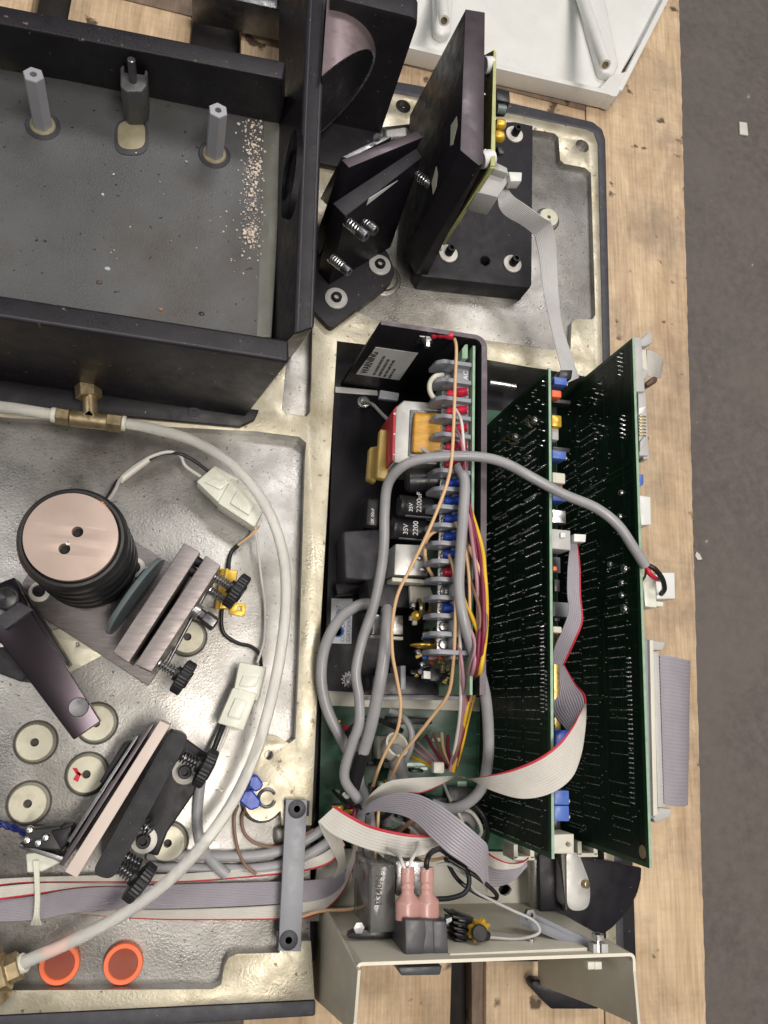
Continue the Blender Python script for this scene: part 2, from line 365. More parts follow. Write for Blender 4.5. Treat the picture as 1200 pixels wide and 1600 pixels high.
# pallet
ZP=-38.
pal=thing('wooden_pallet','pale stained wooden pallet with gaps between its deck planks under the machine','pallet',P(700,800,-160))
def plank(pts, zt, th, m, nm='plank'):
    g=G(); g.slab(pts,zt,zt-th); return g.make(nm,m,pal,bevel=1.2)
def edgepts(x0,y0,x1,y1,n,j):
    out=[]
    for i in range(n+1):
        t=i/n; out.append((x0+(x1-x0)*t+random.uniform(-j,j), y0+(y1-y0)*t))
    return out
e=edgepts(1060,-60,1106,1680,160,.7)
plank([(911,-60)]+e+[(948,1680)],ZP,16,M['wood'])
plank([(764,-60),(909.5,-60),(946.5,1680),(759,1680)],ZP,16,M['wood'])
plank([(375,36),(915,172),(915,150),(375,0)],ZP+1.2,1.1,M['wooddark'])
plank([(183,-4),(307,27),(307,-60),(183,-60)],ZP+1.2,1.1,M['wooddark'])
plank([(376,-60),(745,-60),(702,1680),(380,1680)],ZP,16,M['wood'])
plank([(122,-60),(307,-60),(160,1680),(-200,1680)],ZP,16,M['wood'])
plank([(-160,-60),(62,-60),(-240,1680),(-500,1680)],ZP,16,M['wood'])
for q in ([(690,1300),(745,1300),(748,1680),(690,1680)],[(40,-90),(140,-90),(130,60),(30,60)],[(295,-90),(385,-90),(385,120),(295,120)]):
    g=G(); g.slab(q,ZP-17,ZP-60); g.make('stringer_and_gap_shade',M['gap_shade'],pal,bevel=1)  # near-black slabs added below the gaps to stand in for their shade
# stringers under the deck, across
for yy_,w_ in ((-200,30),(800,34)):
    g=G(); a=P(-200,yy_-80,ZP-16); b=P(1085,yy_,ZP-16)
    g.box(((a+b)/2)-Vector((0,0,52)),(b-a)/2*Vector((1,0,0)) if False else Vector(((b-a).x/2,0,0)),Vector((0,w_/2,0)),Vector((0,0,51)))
    g.make('stringer_and_gap_shade',M['wooddark'],pal,bevel=1)
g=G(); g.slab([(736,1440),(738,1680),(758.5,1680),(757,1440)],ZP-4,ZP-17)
g.make('stringer_and_gap_shade',M['wooddark'],pal,bevel=1)
# dark cross boards at the top, lying on the deck
g=G(); g.slab([(640,78),(985,168),(985,215),(640,130)],ZP+1,ZP-.2) if False else None
g=G(); g.slab([(300,-40),(480,0),(476,24),(300,-16)],0,-30)
tag(g.make('metal_rail',M['steel'],bevel=1),'grey metal rail crossing the dark gap at the top edge behind the tray','rail')
# ================================================================== BASE CASTING
base=thing('base_casting','cream and grey cast aluminium machine base plate with recessed pockets','chassis',P(500,800,-38))
g=G()
outline=[(-80,24),(640,150),(800,178),(915,202),(928,208),(934,225),(964,1500),(948,1500),(925,590),(760,562),(527,533),(500,1000),(487,1290),(440,1290),(438,1268),
 (430,1274),(412,1276),(400,1266),(397,1250),(400,1232),(394,1218),(402,1180),(408,1156),(418,1148),(430,1149),(452,1161),(461,1154),(468,1000),(476,720),(478,692),(468,683),(400,674),(200,664),(0,652),(-80,648)]
rec2=[(520,300),(590,200),(640,194),(835,203),(866,208),(872,214),(875,250),(882,256),(914,262),(923,270),(930,492),(926,498),(899,498),(893,504),(891,545),(885,549),(750,530),(600,505),(555,485)]
slot=[(453,508),(488,508),(486,600),(484,644),(479,650),(446,646),(441,640)]
def chole(px,py,r): return [tuple((p.x,p.y)) for p in circ(px,py,0,r,16)]
pz=lambda l:[tuple(P(x,y,0)[:2]) for x,y in l]
g.prism(pz(outline),-38,0,[pz(rec2),pz(slot),chole(910,228,6),chole(630,166,6),chole(420,1180,2.6)])
g.prism(pz([(-80,1548),(332,1545),(345,1538),(350,1510),(357,1496),(370,1490),(436,1488),(441,1478),(441,1470),(486,1470),(492,1562),(-80,1590)]),-38,0)
o=g.make('rim',[M['rim'],M['cast']],base,bevel=1.3,seg=2)
for p in o.data.polygons: p.material_index = 0 if (p.normal.z>.8 and p.center.z>.035) else 1
g=G(); g.prism(pz([(-80,600),(500,600),(489,1288),(488,1560),(-80,1570)]),-26,-9)
g.prism(pz([(500,330),(600,180),(940,200),(945,560),(640,540),(540,500)]),-26,-5)
g.prism(pz([(430,490),(495,490),(495,660),(430,660)]),-26,-8.4)
g.make('pocket_floor',M['cast'],base,bevel=.5)
# raised lumps cast into the pocket floor
g=G()
g.loft([P(x,y,-13) for x,y in ((424,1290),(478,1288),(478,1325),(424,1322))],[P(x,y,-3) for x,y in ((430,1294),(470,1293),(470,1316),(430,1314))])
g.make('lump',M['cast'],base,bevel=2.2,seg=3); g=G()
g.lathe(P(598,436,-5.5),(0,0,1),[(15,0),(13,1.2),(11,1.2),(10.4,3.6),(0,3.6)],36)
g.make('lump',M['cast'],base,bevel=2.2,seg=3); g=G()
g.loft([P(x,y,-13) for x,y in ((598,186),(640,182),(644,232),(590,240))],[P(x,y,-2.5) for x,y in ((602,192),(636,190),(638,215),(600,216))])
g.make('lump',M['cast'],base,bevel=2.2,seg=3)
# dark painted outer edge strip
g=G()
g.slab([(-80,-78),(640,100),(800,150),(925,180),(940,186),(953,204),(985,1500),(972,1500),(941,214),(934,202),(800,172),(-80,-44)],-3,-38) if False else None
g.prism(pz([(-80,-95),(640,117),(800,155),(930,187),(943,196),(949.5,214),(981.5,1500),(991,1500),(964,560),(955,205),(944,188),(928,176),(800,143),(640,105),(-80,-110)]) if False else pz([(-80,23),(640,149),(800,177),(916,201),(930,207),(935,224),(965,1500),(978,1500),(948,216),(943,200),(928,188),(800,158),(640,128),(-80,0)]),-38,-1.2)
g.prism(pz([(-80,1592),(494,1564),(494,1590),(-80,1625)]),-38,-1.2)
g.make('painted_edge',M['edge'],base,bevel=1.5)
# trough bottom
g=G(); g.prism([P(x,y,-34)[:2] for x,y in ((505,520),(960,580),(990,1500),(478,1500))],-38,-31)
g.make('trough_floor',M['black'],base)
M['groove_shade']=mat('boss_groove_shade',(.06,.055,.05),.6,.2,.3,200)
# machined bosses
def boss(px,py,r,zt=-5.,zb=-9.,hole=2.4,m='pad'):
    g=G(); c=P(px,py,zt); c=Vector((c.x,c.y,zb)); h=zt-zb
    g.lathe(c,(0,0,1),[(r+1,0),(r+.3,1),(r,2),(r,h-.6),(r-.5,h),(hole,h),(hole,h-6),(0,h-6)],36)
    o=g.make('boss',M[m],base,ang=30)
    g=G(); g.lathe(c+Vector((0,0,.05)),(0,0,1),[(r+.2,0),(r+2.2,0),(r+2.2,.12),(r+.2,.12)],36); g.make('groove_shade',M['groove_shade'],o)  # flat dark ring paints the shade around the boss foot
    return o
for a in ((54,1160,10.4),(43,1256,10.4),(150,1130,10.4),(293,995,10.2)): boss(*a)
b1=boss(135,1210,10.6)
g=G()
for q in (((113,1200),(120,1200),(126,1210),(122,1222),(114,1218),(119,1210)),((118,1206),(124,1207),(130,1210),(125,1213))):
    g.slab(q,-4.7,-4.97)
g.make('paint_mark',M['redlug'],b1)
boss(858,339,8.2,-1.5,-5,1.6); boss(412,1252,11.6,.1,-9,.1,'rim'); boss(262,1318,10,-3); 
g=G(); g.slab([(62,992),(160,958),(170,1020),(108,1052)],-6.5,-9.5,[[(118,1004),(122,1004),(124,1009),(119,1011)]]); g.make('mounting_pad',M['pad'],base,bevel=.8)
for px,py in ((910,230),(630,168)):
    g=G(); c=P(px,py,-9); g.lathe(c,(0,0,1),[(5.8,-1),(5.8,0),(2,0)],20); g.lathe(c,(0,0,1),[(1.8,0),(1.8,1.6),(1,2.2),(0,2.2)],12,mi=1)
    g.make('screw',[M['edge'],M['silver']],base)
# ================================================================== TRAY (top left)
ZT=95.; ZTF=50.
tray=thing('grey_tray','deep charcoal rectangular metal tray with hex posts and a grey enamel floor','tray',P(200,300,3))
g=G()
# floor
g.slab([(-110,90),(250,150),(446,190),(436,300),(420,525),(200,520),(-110,470)],ZTF,ZTF-4)
g.make('tray_floor',M['trayfloor'],tray)
g=G(); g.loft([P(x,y,ZTF) for x,y in ((412,190),(446,190),(424,530),(401,530))],[P(x,y,ZTF+1.5) for x,y in ((424,200),(442,200),(424,525),(414,525))]); g.make('floor_cove_reflection',M['cove'],tray,bevel=.4)  # paler strip paints the reflection along the foot of the wall
# walls: bottom outline / top outline
g=G()
g.loft([P(-110,88,ZTF-4),P(440,200,ZTF-4),P(445,165,ZTF-4),P(-110,50,ZTF-4)],[P(-110,16,ZT),P(442,124,ZT),P(447,96,ZT),P(-110,-14,ZT)])     # north wall
g.make('north_wall',M['traytop'],tray,bevel=1.6,seg=3)
g=G()
g.loft([P(437,-80,ZTF-60),P(434,165,ZTF-4),P(422,560,ZTF-10),P(455,560,ZTF-60),P(470,300,ZTF-60),P(475,-80,ZTF-60)],
       [P(483,-80,ZT),P(472,180,ZT),P(459,522,ZT),P(491,512,ZT),P(503,180,ZT),P(518,-80,ZT)])
g.make('east_wall',M['traytop'],tray,bevel=1.4,seg=3)
g=G()
a=[P(503.5,180,ZT),P(518,-80,ZT)]
g.tube([P(511,-80,ZT-.3),P(498,180,ZT-.3),P(486,512,ZT-.3)],.9,6); g.tube([P(490,-80,ZT-.2),P(478,180,ZT-.2),P(465,518,ZT-.2)],.7,6)
g.make('lip',M['edge'],tray)
g=G()
g.loft([P(-110,580,3),P(384,652,3),P(384,640,3),P(-110,520,3)],[P(-110,479,ZT),P(452,566,ZT),P(452,531,ZT),P(-110,444,ZT)])
g.make('south_wall',M['traytop'],tray,bevel=1.8,seg=3)
g=G(); g.tube([P(-110,476,ZT-.6),P(440,561,ZT-.6)],1.0,6,smooth=False); g.make('lip',M['edge'],tray)
g=G(); g.slab([(-110,580),(405,640),(398,655),(375,666),(-110,622)],5,0); g.make('foot_flange',M['black'],tray,bevel=.8)
g=G(); c=P(303,645,5); g.lathe(c,(0,0,1),[(4.6,0),(4.6,.5),(3.4,.7),(3.4,1.6),(1.6,1.6),(1.6,.6),(0,.6)],20); g.make('screw',M['edge'],tray)
# round hole in the east wall: a dark ring sleeve set in the wall
pA=P(472,180,ZT); pB=P(459,522,ZT); dir_=(pB-pA).normalized(); nrm=Vector((-1,.05,0))
c=onplane(449,268,P(436,300,70),Vector((1,0,0)))
g=G(); u=Vector((0,1,0)); w=Vector((0,0,1)); pts=[]
g.lathe(c+Vector((1.5,0,-2)),(-1,0,.16),[(15,-3),(15,.4),(14,.4),(13.4,-1),(0,-1)],40)
for v in g.v: v.y=c.y+(v.y-c.y)*1.75; g.make('port_ring',M['black'],tray)
# hex posts on the floor
def post(px,py,tx,ty):
    r=thing('hex_standoff','','standoff',P(px,py,ZTF),'hex standoffs in the tray')
    a=P(px,py,ZTF)
    g=G(); g.lathe(a,(0,0,1),[(7.6,0),(7.6,1.4),(7,2),(4,2)],28); o_=g.make('washer',M['wornpad'],r); g=G(); g.lathe(a,(0,0,1),[(7.6,0),(10.5,.0),(9.6,.9),(8.4,.5),(7.6,.5)],32); g.make('seat_ring',M['edge'],o_)
    t=P(tx,ty,ZTF+38); b=a+Vector((0,0,1.6)); ax=(t-b)
    g=G(); g.lathe(b,ax,[(6,0),(6,ax.length-.5),(5.6,ax.length),(2.2,ax.length),(2.2,ax.length-8),(0,ax.length-8)],6); g.make('hex_body',M['post'],r,flat=True)
    return r
def h_top(px,py):
    return px,py
post(67,197,52,116)['label']='hex metal standoff at the left of the tray floor, brass washer at its foot'
post(335,242,341,172)['label']='hex metal standoff beside the spilled granules in the tray'
# casting lug with a pin in the tray
lug=thing('pin_lug','grey cast lug with a round pin against the back wall of the tray','lug',P(205,215,ZTF))
g=G()
g.slab(((188,104),(194,100),(194,112),(226,116),(226,108),(231,110),(229,134),(222,143),(197,143),(188,134)),ZTF+30,ZTF)
g.make('lug_body',M['trayfloor'],lug,bevel=2.2,seg=3)
g=G(); g.cyl(P(209,140,ZTF+24),P(205,92,ZTF+44),2.5,16,ch=.5); g.make('pin',M['steel'],lug)
g=G(); g.prism(rrect([P(x,y,ZTF) for x,y in ((184,190),(227,190),(227,235),(184,235))],9,6),ZTF,ZTF+1.2); lp_=g.make('worn_pad',M['wornpad'],lug,bevel=.3); g=G(); g.prism(rrect([P(x,y,ZTF) for x,y in ((180,186),(231,186),(232,243),(179,243))],12,8),ZTF,ZTF+.7); g.make('foot_rim',M['edge'],lug,bevel=.3)
# granules
def granules(n):
    g=G(); rnd=random.Random(4)
    ys=[(195,28),(230,22),(265,30),(330,40),(365,20),(300,40),(350,60)]
    for i in range(n):
        if i<n*.86:
            cy,sp=rnd.choice(ys); x=rnd.gauss(394,8.5)-((cy-300)*.03); y=rnd.gauss(cy,sp*.6)
            if x>414 or y<185 or y>440: continue
        else:
            x=rnd.uniform(150,400); y=rnd.uniform(150,430)
            if x<330 and rnd.random()<.7: continue
        c=P(x,y,ZTF); s=min(2.,.35+abs(rnd.gauss(0,.55)))
        u=Vector((rnd.gauss(0,1),rnd.gauss(0,1),rnd.gauss(0,1))).normalized(); a,b,_=frame(u)
        c=c+Vector((0,0,s*.5))
        g.add([c+u*s,c-u*s*.8,c+a*s*rnd.uniform(.5,1),c-a*s*.8,c+b*s*.7,c-b*s*.6],[(0,2,4),(2,1,4),(1,3,4),(3,0,4),(2,0,5),(1,2,5),(3,1,5),(0,3,5)])
    o=g.make('spilled_granules',M['granule'],flat=True); o['kind']='stuff'; o['label']='pale beige granules spilled along the right side of the tray floor'; o['category']='granules'
granules(560)
for i,(x,y,l) in enumerate(((155,441,'small dark brown crumb on the tray floor'),(251,483,'rust coloured flake near the front wall of the tray'),(315,490,'black crumb near the front wall of the tray'),(168,420,'tiny pale fleck on the tray floor left of the dark crumb'))):
    g=G(); c=P(x,y,ZTF+.1); r=2.0
    g.lathe(c,(0,0,1),[(r,0),(r*.8,.6),(0,1)],7); o=g.make('debris_crumb',[M['clay'],M['wire_br'],M['plastic'],M['ltgrey']][i],flat=True); tag(o,l,'crumb'); o.scale=(1,.7,1)
# ================================================================== LENS BRACKET
br=thing('lens_bracket','black cast bracket holding a large bronze coloured lens barrel','bracket',P(570,250,0))
BP=P(603,218,2); # foot corner
zb=112.
top=[P(505,-8,zb),P(640,20,zb),P(657,34,zb-4)]
yS=P(655,25,zb).y
xR=P(655,25,zb).x; xL=P(517,20,zb).x
g=G()
# vertical plate with a bore: polygon in x-z extruded along y
cxz=(P(560,100,60).x+2, 62.); R=31.
def plate_y(g,poly,holes,y0,y1,mi=0):
    b=len(g.v); t=G(); t.prism(poly,y0,y1,holes,mi)
    for v in t.v: v.x,v.y,v.z = v.x, v.z, v.y
    g.v+=t.v; g.f+=[tuple(i+b for i in f) for f in t.f]; g.m+=t.m
cx0=(xL+xR)/2-4
c0=Vector((P(555,60,80).x,0,62))
plate_y(g,rrect([(xL,0),(xR,0),(xR,zb),(xL,zb)],6,4),[],yS-2,yS+14)
g.make('plate',M['blackp'],br,bevel=1.4,seg=2)
g=G(); g.box(((xL+xR)/2,yS-20,3),((xR-xL)/2,0,0),(0,19,0),(0,0,3)); g.make('foot',M['blackp'],br,bevel=1)
g=G(); bx,bz,R=P(528,30,104).x,72.,31.; yF=yS-2; K=30
def ring_(r,t): return [Vector((bx+r*math.sin(a),0,bz+r*math.cos(a))) for a in t]
aa=[math.radians(-14+ (194)*k/K) for k in range(K+1)]
o1=[];i1=[];ob_=[]
for a in aa:
    x=bx+R*math.sin(a); z=bz+R*math.cos(a); cut=3+(bx+R-x)*1.25
    ob_.append(Vector((x,yF+12,z))); o1.append(Vector((x,yF-cut,z))); x2=bx+(R-1.6)*math.sin(a); i1.append(Vector((x2,yF-cut-.1,bz+(R-1.6)*math.cos(a))))
n_=K+1; g.add(ob_+o1,[(i,i+1,i+1+n_,i+n_) for i in range(K)]); g.make('barrel',M['barrel'],br,ang=60)
g=G(); g.add(o1+i1,[(i,i+1,i+1+n_,i+n_) for i in range(K)]); g.make('barrel_rim',M['silver'],br)
g=G(); g.add(i1+[v+Vector((0,3,0)) for v in i1],[tuple(range(n_)),tuple(range(n_,2*n_))]+[(i,i+1,i+1+n_,i+n_) for i in range(K)]); g.make('dark_mirror',M['plastic'],br)
# ================================================================== TALL PLATE + block
blk=thing('mounting_block','flat black mounting block with white washers and socket screws','block',P(740,330,0))
g=G(); g.slab([(652,420),(690,190),(805,190),(833,196),(831,444),(828,450),(660,432)],14,-5,[[(751,404),(755,400),(762,400),(766,406),(764,412),(758,415),(752,411)]])
g.make('block_body',M['blackp'],blk,bevel=1)
def washer_screw(root,px,py,z,r=7.2,tall=9,tilt=(0,0,1),mw='ltgrey',k=1.,rs=3.2):
    c=P(px,py,z); g=G(); g.lathe(c,tilt,[(r,0),(r,1.3),(r-.4,1.6),(rs,1.6)],32); g.make('washer',M[mw],root)
    g=G(); h=tall; g.lathe(c+Vector((0,0,.3)),tilt,[(rs,0),(rs,h-.5),(rs-.4,h),(rs*.55,h),(rs*.55,h-3),(0,h-3)],20); g.make('socket_screw',M['black'],root)
for px,py in ((700,397),(800,413),(803,211)): washer_screw(blk,px,py,14,mw='wire_w')
tp=thing('tall_plate','tall upright black anodised plate with a mauve top edge','plate',P(640,420,14))
zt=124.
tw=[P(727,15,zt),P(719,235,zt),P(748,259,zt-3),P(755,256,zt-3),P(757.5,20,zt)]
bw=[P(640,180,14),P(629,398,14),P(649,428,14),P(668,430,14),P(672,190,14)]
g=G(); g.loft(bw,tw); g.make('plate_body',M['purple'] if False else M['black'],tp,bevel=.6)
g=G(); g.loft([p-Vector((0,0,.3)) for p in tw],[p+Vector((0,0,.4)) for p in tw]); g.make('top_edge',M['purple'],tp,bevel=.3)
# stickers and holes on its west face
pf,nf=P(723,120,zt),(P(719,235,zt)-P(727,15,zt)).cross(P(640,180,14)-P(727,15,zt)).normalized()
if nf.x>0: nf=-nf
def facepoly(g,px,pf,nf,h0,h1,mi=0):
    q=[onplane(x,y,pf,nf) for x,y in px]; g.loft([p+nf*h0 for p in q],[p+nf*h1 for p in q],mi)
pf=P(727,15,zt)
g=G(); facepoly(g,[(705,196),(714,182),(715,196),(708,226),(704,228)],pf,nf,.05,.3); g.make('sticker',M['cream'],tp); g=G(); facepoly(g,[(675,286),(682,260),(684,272),(682,292),(677,304)],pf,nf,.05,.3)
g.make('sticker',M['cream'],tp)
g=G(); facepoly(g,[(684,158),(688,154),(689,164),(686,176),(683,172)],pf,nf,.05,.2); g.make('hole',M['plastic'],tp); g=G(); facepoly(g,[(664,160),(666,158),(667,166),(664,170)],pf,nf,.05,.2)
g.make('hole',M['plastic'],tp)
# yellow-green detector board
b3=thing('detector_board','yellow green circuit board standing on white spacers behind the tall black plate','circuit board',P(690,385,20))
g=G()
T=[P(772,80,118),P(769,240,118),P(766,262,112)]; 
g.loft([P(692,120,22),P(684,384,22),P(692,386,22),P(700,120,22)],[P(772,78,116),P(767,258,116),P(773,258,116),P(775,84,116)]); g.make('board',M['darkolive'],b3,bevel=.1)
g=G(); g.loft([P(771.5,76,116.2),P(766.5,259,116.2),P(773.5,259,116.2),P(775.5,82,116.2)],[P(771.5,76,117),P(766.5,259,117),P(773.5,259,117),P(775.5,82,117)]); g.loft([P(684,382,22),P(684,389,22),P(691,389,22),P(691,382,22)],[P(767,256,116),P(766,263,116),P(773,263,116),P(773.5,256,116)]); g.make('cut_edge',M['pcb3'],b3,bevel=.1)
for a,b,r in (((757,102,112),(770,102,112),5.2),((752,250,112),(770,247,112),5.4),((680,380,24),(692,384,24),4)):
    g=G(); g.cyl(P(*a),P(*b),r,20,ch=.3); g.make('spacer',M['print'],b3)
g=G(); rnd=random.Random(3)
for i in range(90):
    t=rnd.random(); z=rnd.uniform(30,112); x=766-8*rnd.random()-(116-z)*.62; y=110+t*140+(116-z)*1.1
    c=P(x-2,y,z); g.lathe(c+Vector((0,0,0)),(-1,0,.25),[(.7,0),(.25,1.8)],5)
o=g.make('solder_pins',M['solder'],b3); o['kind']='stuff'
for px,py,z,m,a,r in ((781,193,104,'palefilm','yel',3.9),(779,212,104,'palefilm','yel',3.9)):
    g=G(); c=P(px-8,py,z); g.lathe(c,(1,0,0),[(.5,0),(r*.8,.6),(r,3),(r*.9,6),(r*.4,7.6),(0,7.8)],16); g.make('capacitor',M['yel'],b3)
g=G(); g.bar(P(776,172,98),P(789,172,98),6,6); g.bar(P(776,238,104),P(786,238,104),6,5); g.make('component',M['plastic'],b3,bevel=.5)
g=G(); g.cyl(P(776,170,104),P(789,172,104),3,14); g.make('crystal',M['glass'],b3)
g=G(); g.slab([(776,137),(796,142),(797,160),(776,156)],98,88); g.make('relay',M['plastic'],b3,bevel=.4)
# its header connector
g=G(); g.slab([(758,275),(775,256),(795,268),(795,282),(778,308),(745,300)],92,72); g.slab([(773,252),(793,262),(794,271),(772,264)],98,90); g.make('header',M['ltgrey'],b3,bevel=.8)
g=G(); g.slab([(795,268),(816,269),(815,283),(798,283)],96,88); g.make('latch',M['white'],b3,bevel=.6)
g=G(); g.ribbon([(790,289,84),(802,306,83),(822,320,76),(850,340,66),(861,346,60)],[(777,306,84),(780,325,80),(790,338,72),(815,352,60),(834,367,50)],12,.5)
o=g.make('ribbon_cable',M['ribbonp']); tag(o,'short grey ribbon cable leaving the detector board connector','ribbon cable')
o.data.materials[0]=M['ribbon']
g=G(); g.ribbon([(834,362,50),(842,400,44),(848,450,36),(858,500,30),(872,560,28),(882,600,28)],[(860,343,60),(868,375,50),(871,430,38),(877,500,30),(890,545,28),(905,590,28)],12,.5)
tag(g.make('ribbon_cable',M['ribbon']),'grey ribbon cable running down the pocket towards the tall circuit boards','ribbon cable')
# ================================================================== WHITE TUB (top right)
tub=thing('white_cover','white painted cover tray lying upside down with tubular posts inside','cover',P(800,60,-30))
g=G(); zt=5.
g.slab([(470,-60),(1078,-60),(972,110),(962,152),(640,72),(450,26)],-31,-34); g.make('bottom',M['white'],tub)
g=G(); g.loft([P(x,y,-28) for x,y in ((455,5),(640,52),(955,133),(950,120),(640,42),(460,-2))],[P(x,y,zt) for x,y in ((455,22),(640,68),(940,142),(962,148),(640,75) if False else (957,150),(455,35))]) if False else None
def wall(g,a,b,th,z0,z1):
    a=P(a[0],a[1],z1); b=P(b[0],b[1],z1); d=(b-a).normalized(); n=Vector((-d.y,d.x,0))*th
    q=[a,b,b+n,a+n]; g.loft([Vector((p.x,p.y,z0)) for p in q],[Vector((p.x,p.y,z1)) for p in q])
wall(g,(420,24),(950,147),4.5,-36,-19); wall(g,(972,142),(1085,-80),4.5,-36,-19)
g.prism(rrect([P(x,y,-19) for x,y in ((935,140),(963,152),(985,110),(955,118))],4,5),-36,-19.2)
g.make('side_wall',M['white'],tub,bevel=1.4,seg=3)
def tpost(a,b,r,l):
    p=P(*a); q=P(*b)
    g=G(); d=(q-p); g.lathe(p,d,[(r*1.15,0),(r,d.length-1),(r*.92,d.length),(r*.45,d.length),(r*.45,d.length-5),(0,d.length-5)],24); o=g.make('post',M['white'],tub)
    g=G(); g.lathe(q,d,[(r*.6,-.6),(r*.6,.25),(r*.38,.25),(r*.38,-3)],16); g.make('insert',M['brass'],o)
tpost((688,-40,-31),(694,32,12),4.6,0); tpost((896,-40,-31),(946,101,18),4.8,0)
g=G(); g.slab([(892,-60),(935,-60),(968,100),(960,118),(940,112)],-22,-32); g.make('rib',M['white'],tub,bevel=3,seg=3); g=G(); g.slab([(676,-60),(712,-60),(706,50),(690,56),(680,48)],-22,-32); g.make('rib',M['white'],tub,bevel=3,seg=3)
# ================================================================== POWER SUPPLY
psu=thing('power_supply','open frame power supply in a black chassis with a white WARNING label','power supply',P(620,800,-20))
ZE=80.
g=G(); g.slab([(522,606),(700,612),(700,1088),(506,1079)],-17.5,-20.5); g.make('chassis_floor',M['black'],psu,bevel=.5)
yN=P(600,508,ZE).y; xE0=P(751,800,ZE).x; xE1=P(760,800,ZE).x; yS_=P(755,1086,ZE).y; xN=P(595,503,ZE).x
g=G()
arc=[(xE1-8+8*math.sin(t*math.pi/12),yN+3-8+8*math.cos(t*math.pi/12)) for t in range(7)]
arc2=[(xE0-5+5*math.sin(t*math.pi/12),yN-5+5*math.cos(t*math.pi/12)) for t in range(6,-1,-1)]
top=[(xN,yN+3)]+arc+[(xE1,yS_),(xE0,yS_)]+arc2+[(xN,yN)]
xNb=P(532,600,-20).x
bot=[(xNb,yN+3)]+arc+[(xE1,yS_),(xE0,yS_)]+arc2+[(xNb,yN)]
# C shaped wall, as triangulated lids plus sides
tri=tessellate_polygon([[Vector((x,y,0)) for x,y in top]]); n=len(top)
vs=[(x,y,-20) for x,y in bot]+[(x,y,ZE) for x,y in top]
g.add(vs,[tuple(t) for t in tri]+[tuple(i+n for i in t) for t in tri]+[(i,(i+1)%n,(i+1)%n+n,i+n) for i in range(n)])
g.make('chassis_wall',M['black'],psu,bevel=.3,ang=30)
g=G(); g.prism([(x,y) for x,y in top],ZE,ZE+.25); g.make('mauve_top_strip',M['purple'],psu)  # thin mauve strip along the top of the wall
wp=Vector((0,yN,0)); wn=Vector((0,-1,0))
g=G(); facepoly(g,[(587,542),(653,551.5),(624,593.5),(556,584)],wp,wn,.05,.3); lab=g.make('warning_label',M['label'],psu)
def onw(x,y): return onplane(x,y,wp,wn)+wn*.4
text('WARNING',7.0,onw(573,583.5),(0,0,1),(-1,0,0),M['ink'],'lettering',lab,sx=1.05,bold=.16)
for k,(t_,x,y) in enumerate((('FOR CONTINUED PROTECTION',586,585.5),('AGAINST FIRE, REPLACE FUSE',594,587.2),('ONLY WITH SAME TYPE AND',602,588.8),('RATING OF FUSE',610,590.5))):
    text(t_,2.7,onw(x,y),(0,0,1),(-1,0,0),M['ink'],'lettering',lab,sx=.8,bold=.04)
g=G(); facepoly(g,[(650,534),(656,524),(677,527),(672,537)],wp,wn,.05,.8); g.make('ground_plate',M['silver'],psu)
g=G(); c=onw(668,528); g.lathe(c,(0,-1,0),[(3.4,0),(3.4,2.6),(2,2.6),(2,6),(0,6)],6); g.make('ground_nut',M['silver'],psu,flat=True)
g=G(); c=P(674,523,75); g.tube([c,P(684,522,76),P(692,522.5,77),P(708,525,78)],lambda t:2.6+.35*math.sin(t*16),10); g.make('terminal_lug',M['redlug'],psu)
# circuit board of the supply, standing on edge
xP=P(738.5,800,77).x
g=G(); g.box((xP,(P(738,540,77).y+P(738,1086,77).y)/2,29),(.8,0,0),(0,(P(738,540,77).y-P(738,1086,77).y)/2,0),(0,0,48)); g.make('board',[M['pcbedge']],psu)
g=G(); g.slab([(722,545),(727,538),(731,538),(731,560),(722,560)],76,50); g.make('small_board',M['pcbedge'],psu,bevel=.2)
# terminal block
yT=lambda py: P(720,py,74).y
xW=P(708,800,72).x
g=G(); g.box(((xW+xP-.9)/2,(yT(562)+yT(1030))/2,66),((xP-.9-xW)/2,0,0),(0,(yT(562)-yT(1030))/2,0),(0,0,6)); tb=g.make('terminal_strip',M['greyplastic'],psu,bevel=.4)
xF=P(678,800,76).x
for i in range(17):
    y=yT(571+28.1*i)
    g=G(); t=G(); t.prism(rrect([(xP-1,77),(xF+4,77),(xF,73),(xF-1,60),(xP-1,60)],1.5,3),-1.3,1.3)
    for v in t.v: v.x,v.y,v.z=v.x,y+v.z,v.y
    g.v=t.v; g.f=t.f; g.m=t.m; g.make('barrier',M['greyplastic'],psu,bevel=.35)
lugs=['s','r','r','r','r','r','b','b','b','b','b','r','s','b','s','s']
xS=P(699,800,66).x
for i,k in enumerate(lugs):
    y=yT(585+28.1*i)
    g=G(); g.box((xS+.8,y,64),(5.4,0,0),(0,3.6,0),(0,0,.7)); g.lathe((xS-1,y,64.6),(0,0,1),[(3,0),(3,1.2),(2.3,2),(0,2.1)],16); g.box((xS-1,y,66.8),(2.4,0,0),(0,.3,0),(0,0,.12))
    o=g.make('terminal_screw',M['silver'],psu,bevel=.1)
    if k!='s':
        g=G(); x0=xS+2.2; g.tube([(x0-3.6,y,68),(x0,y,70.5),(x0+3.5,y+.3,74),(x0+6.5,y+.5,75.5)],lambda t:3.1-.5*t+.25*math.sin(t*14),10)
        g.make('terminal_lug',M['redlug' if k=='r' else 'blue'],psu)
for t_,py in (('AC',594),('AC',621),('3',645),('4',672),('5',700)):
    text(t_,4.4,Vector((P(731,py,72).x,P(731,py,72).y,72.1)),(0,1,0),(-1,0,0),M['print'],'lettering',tb,bold=.05)
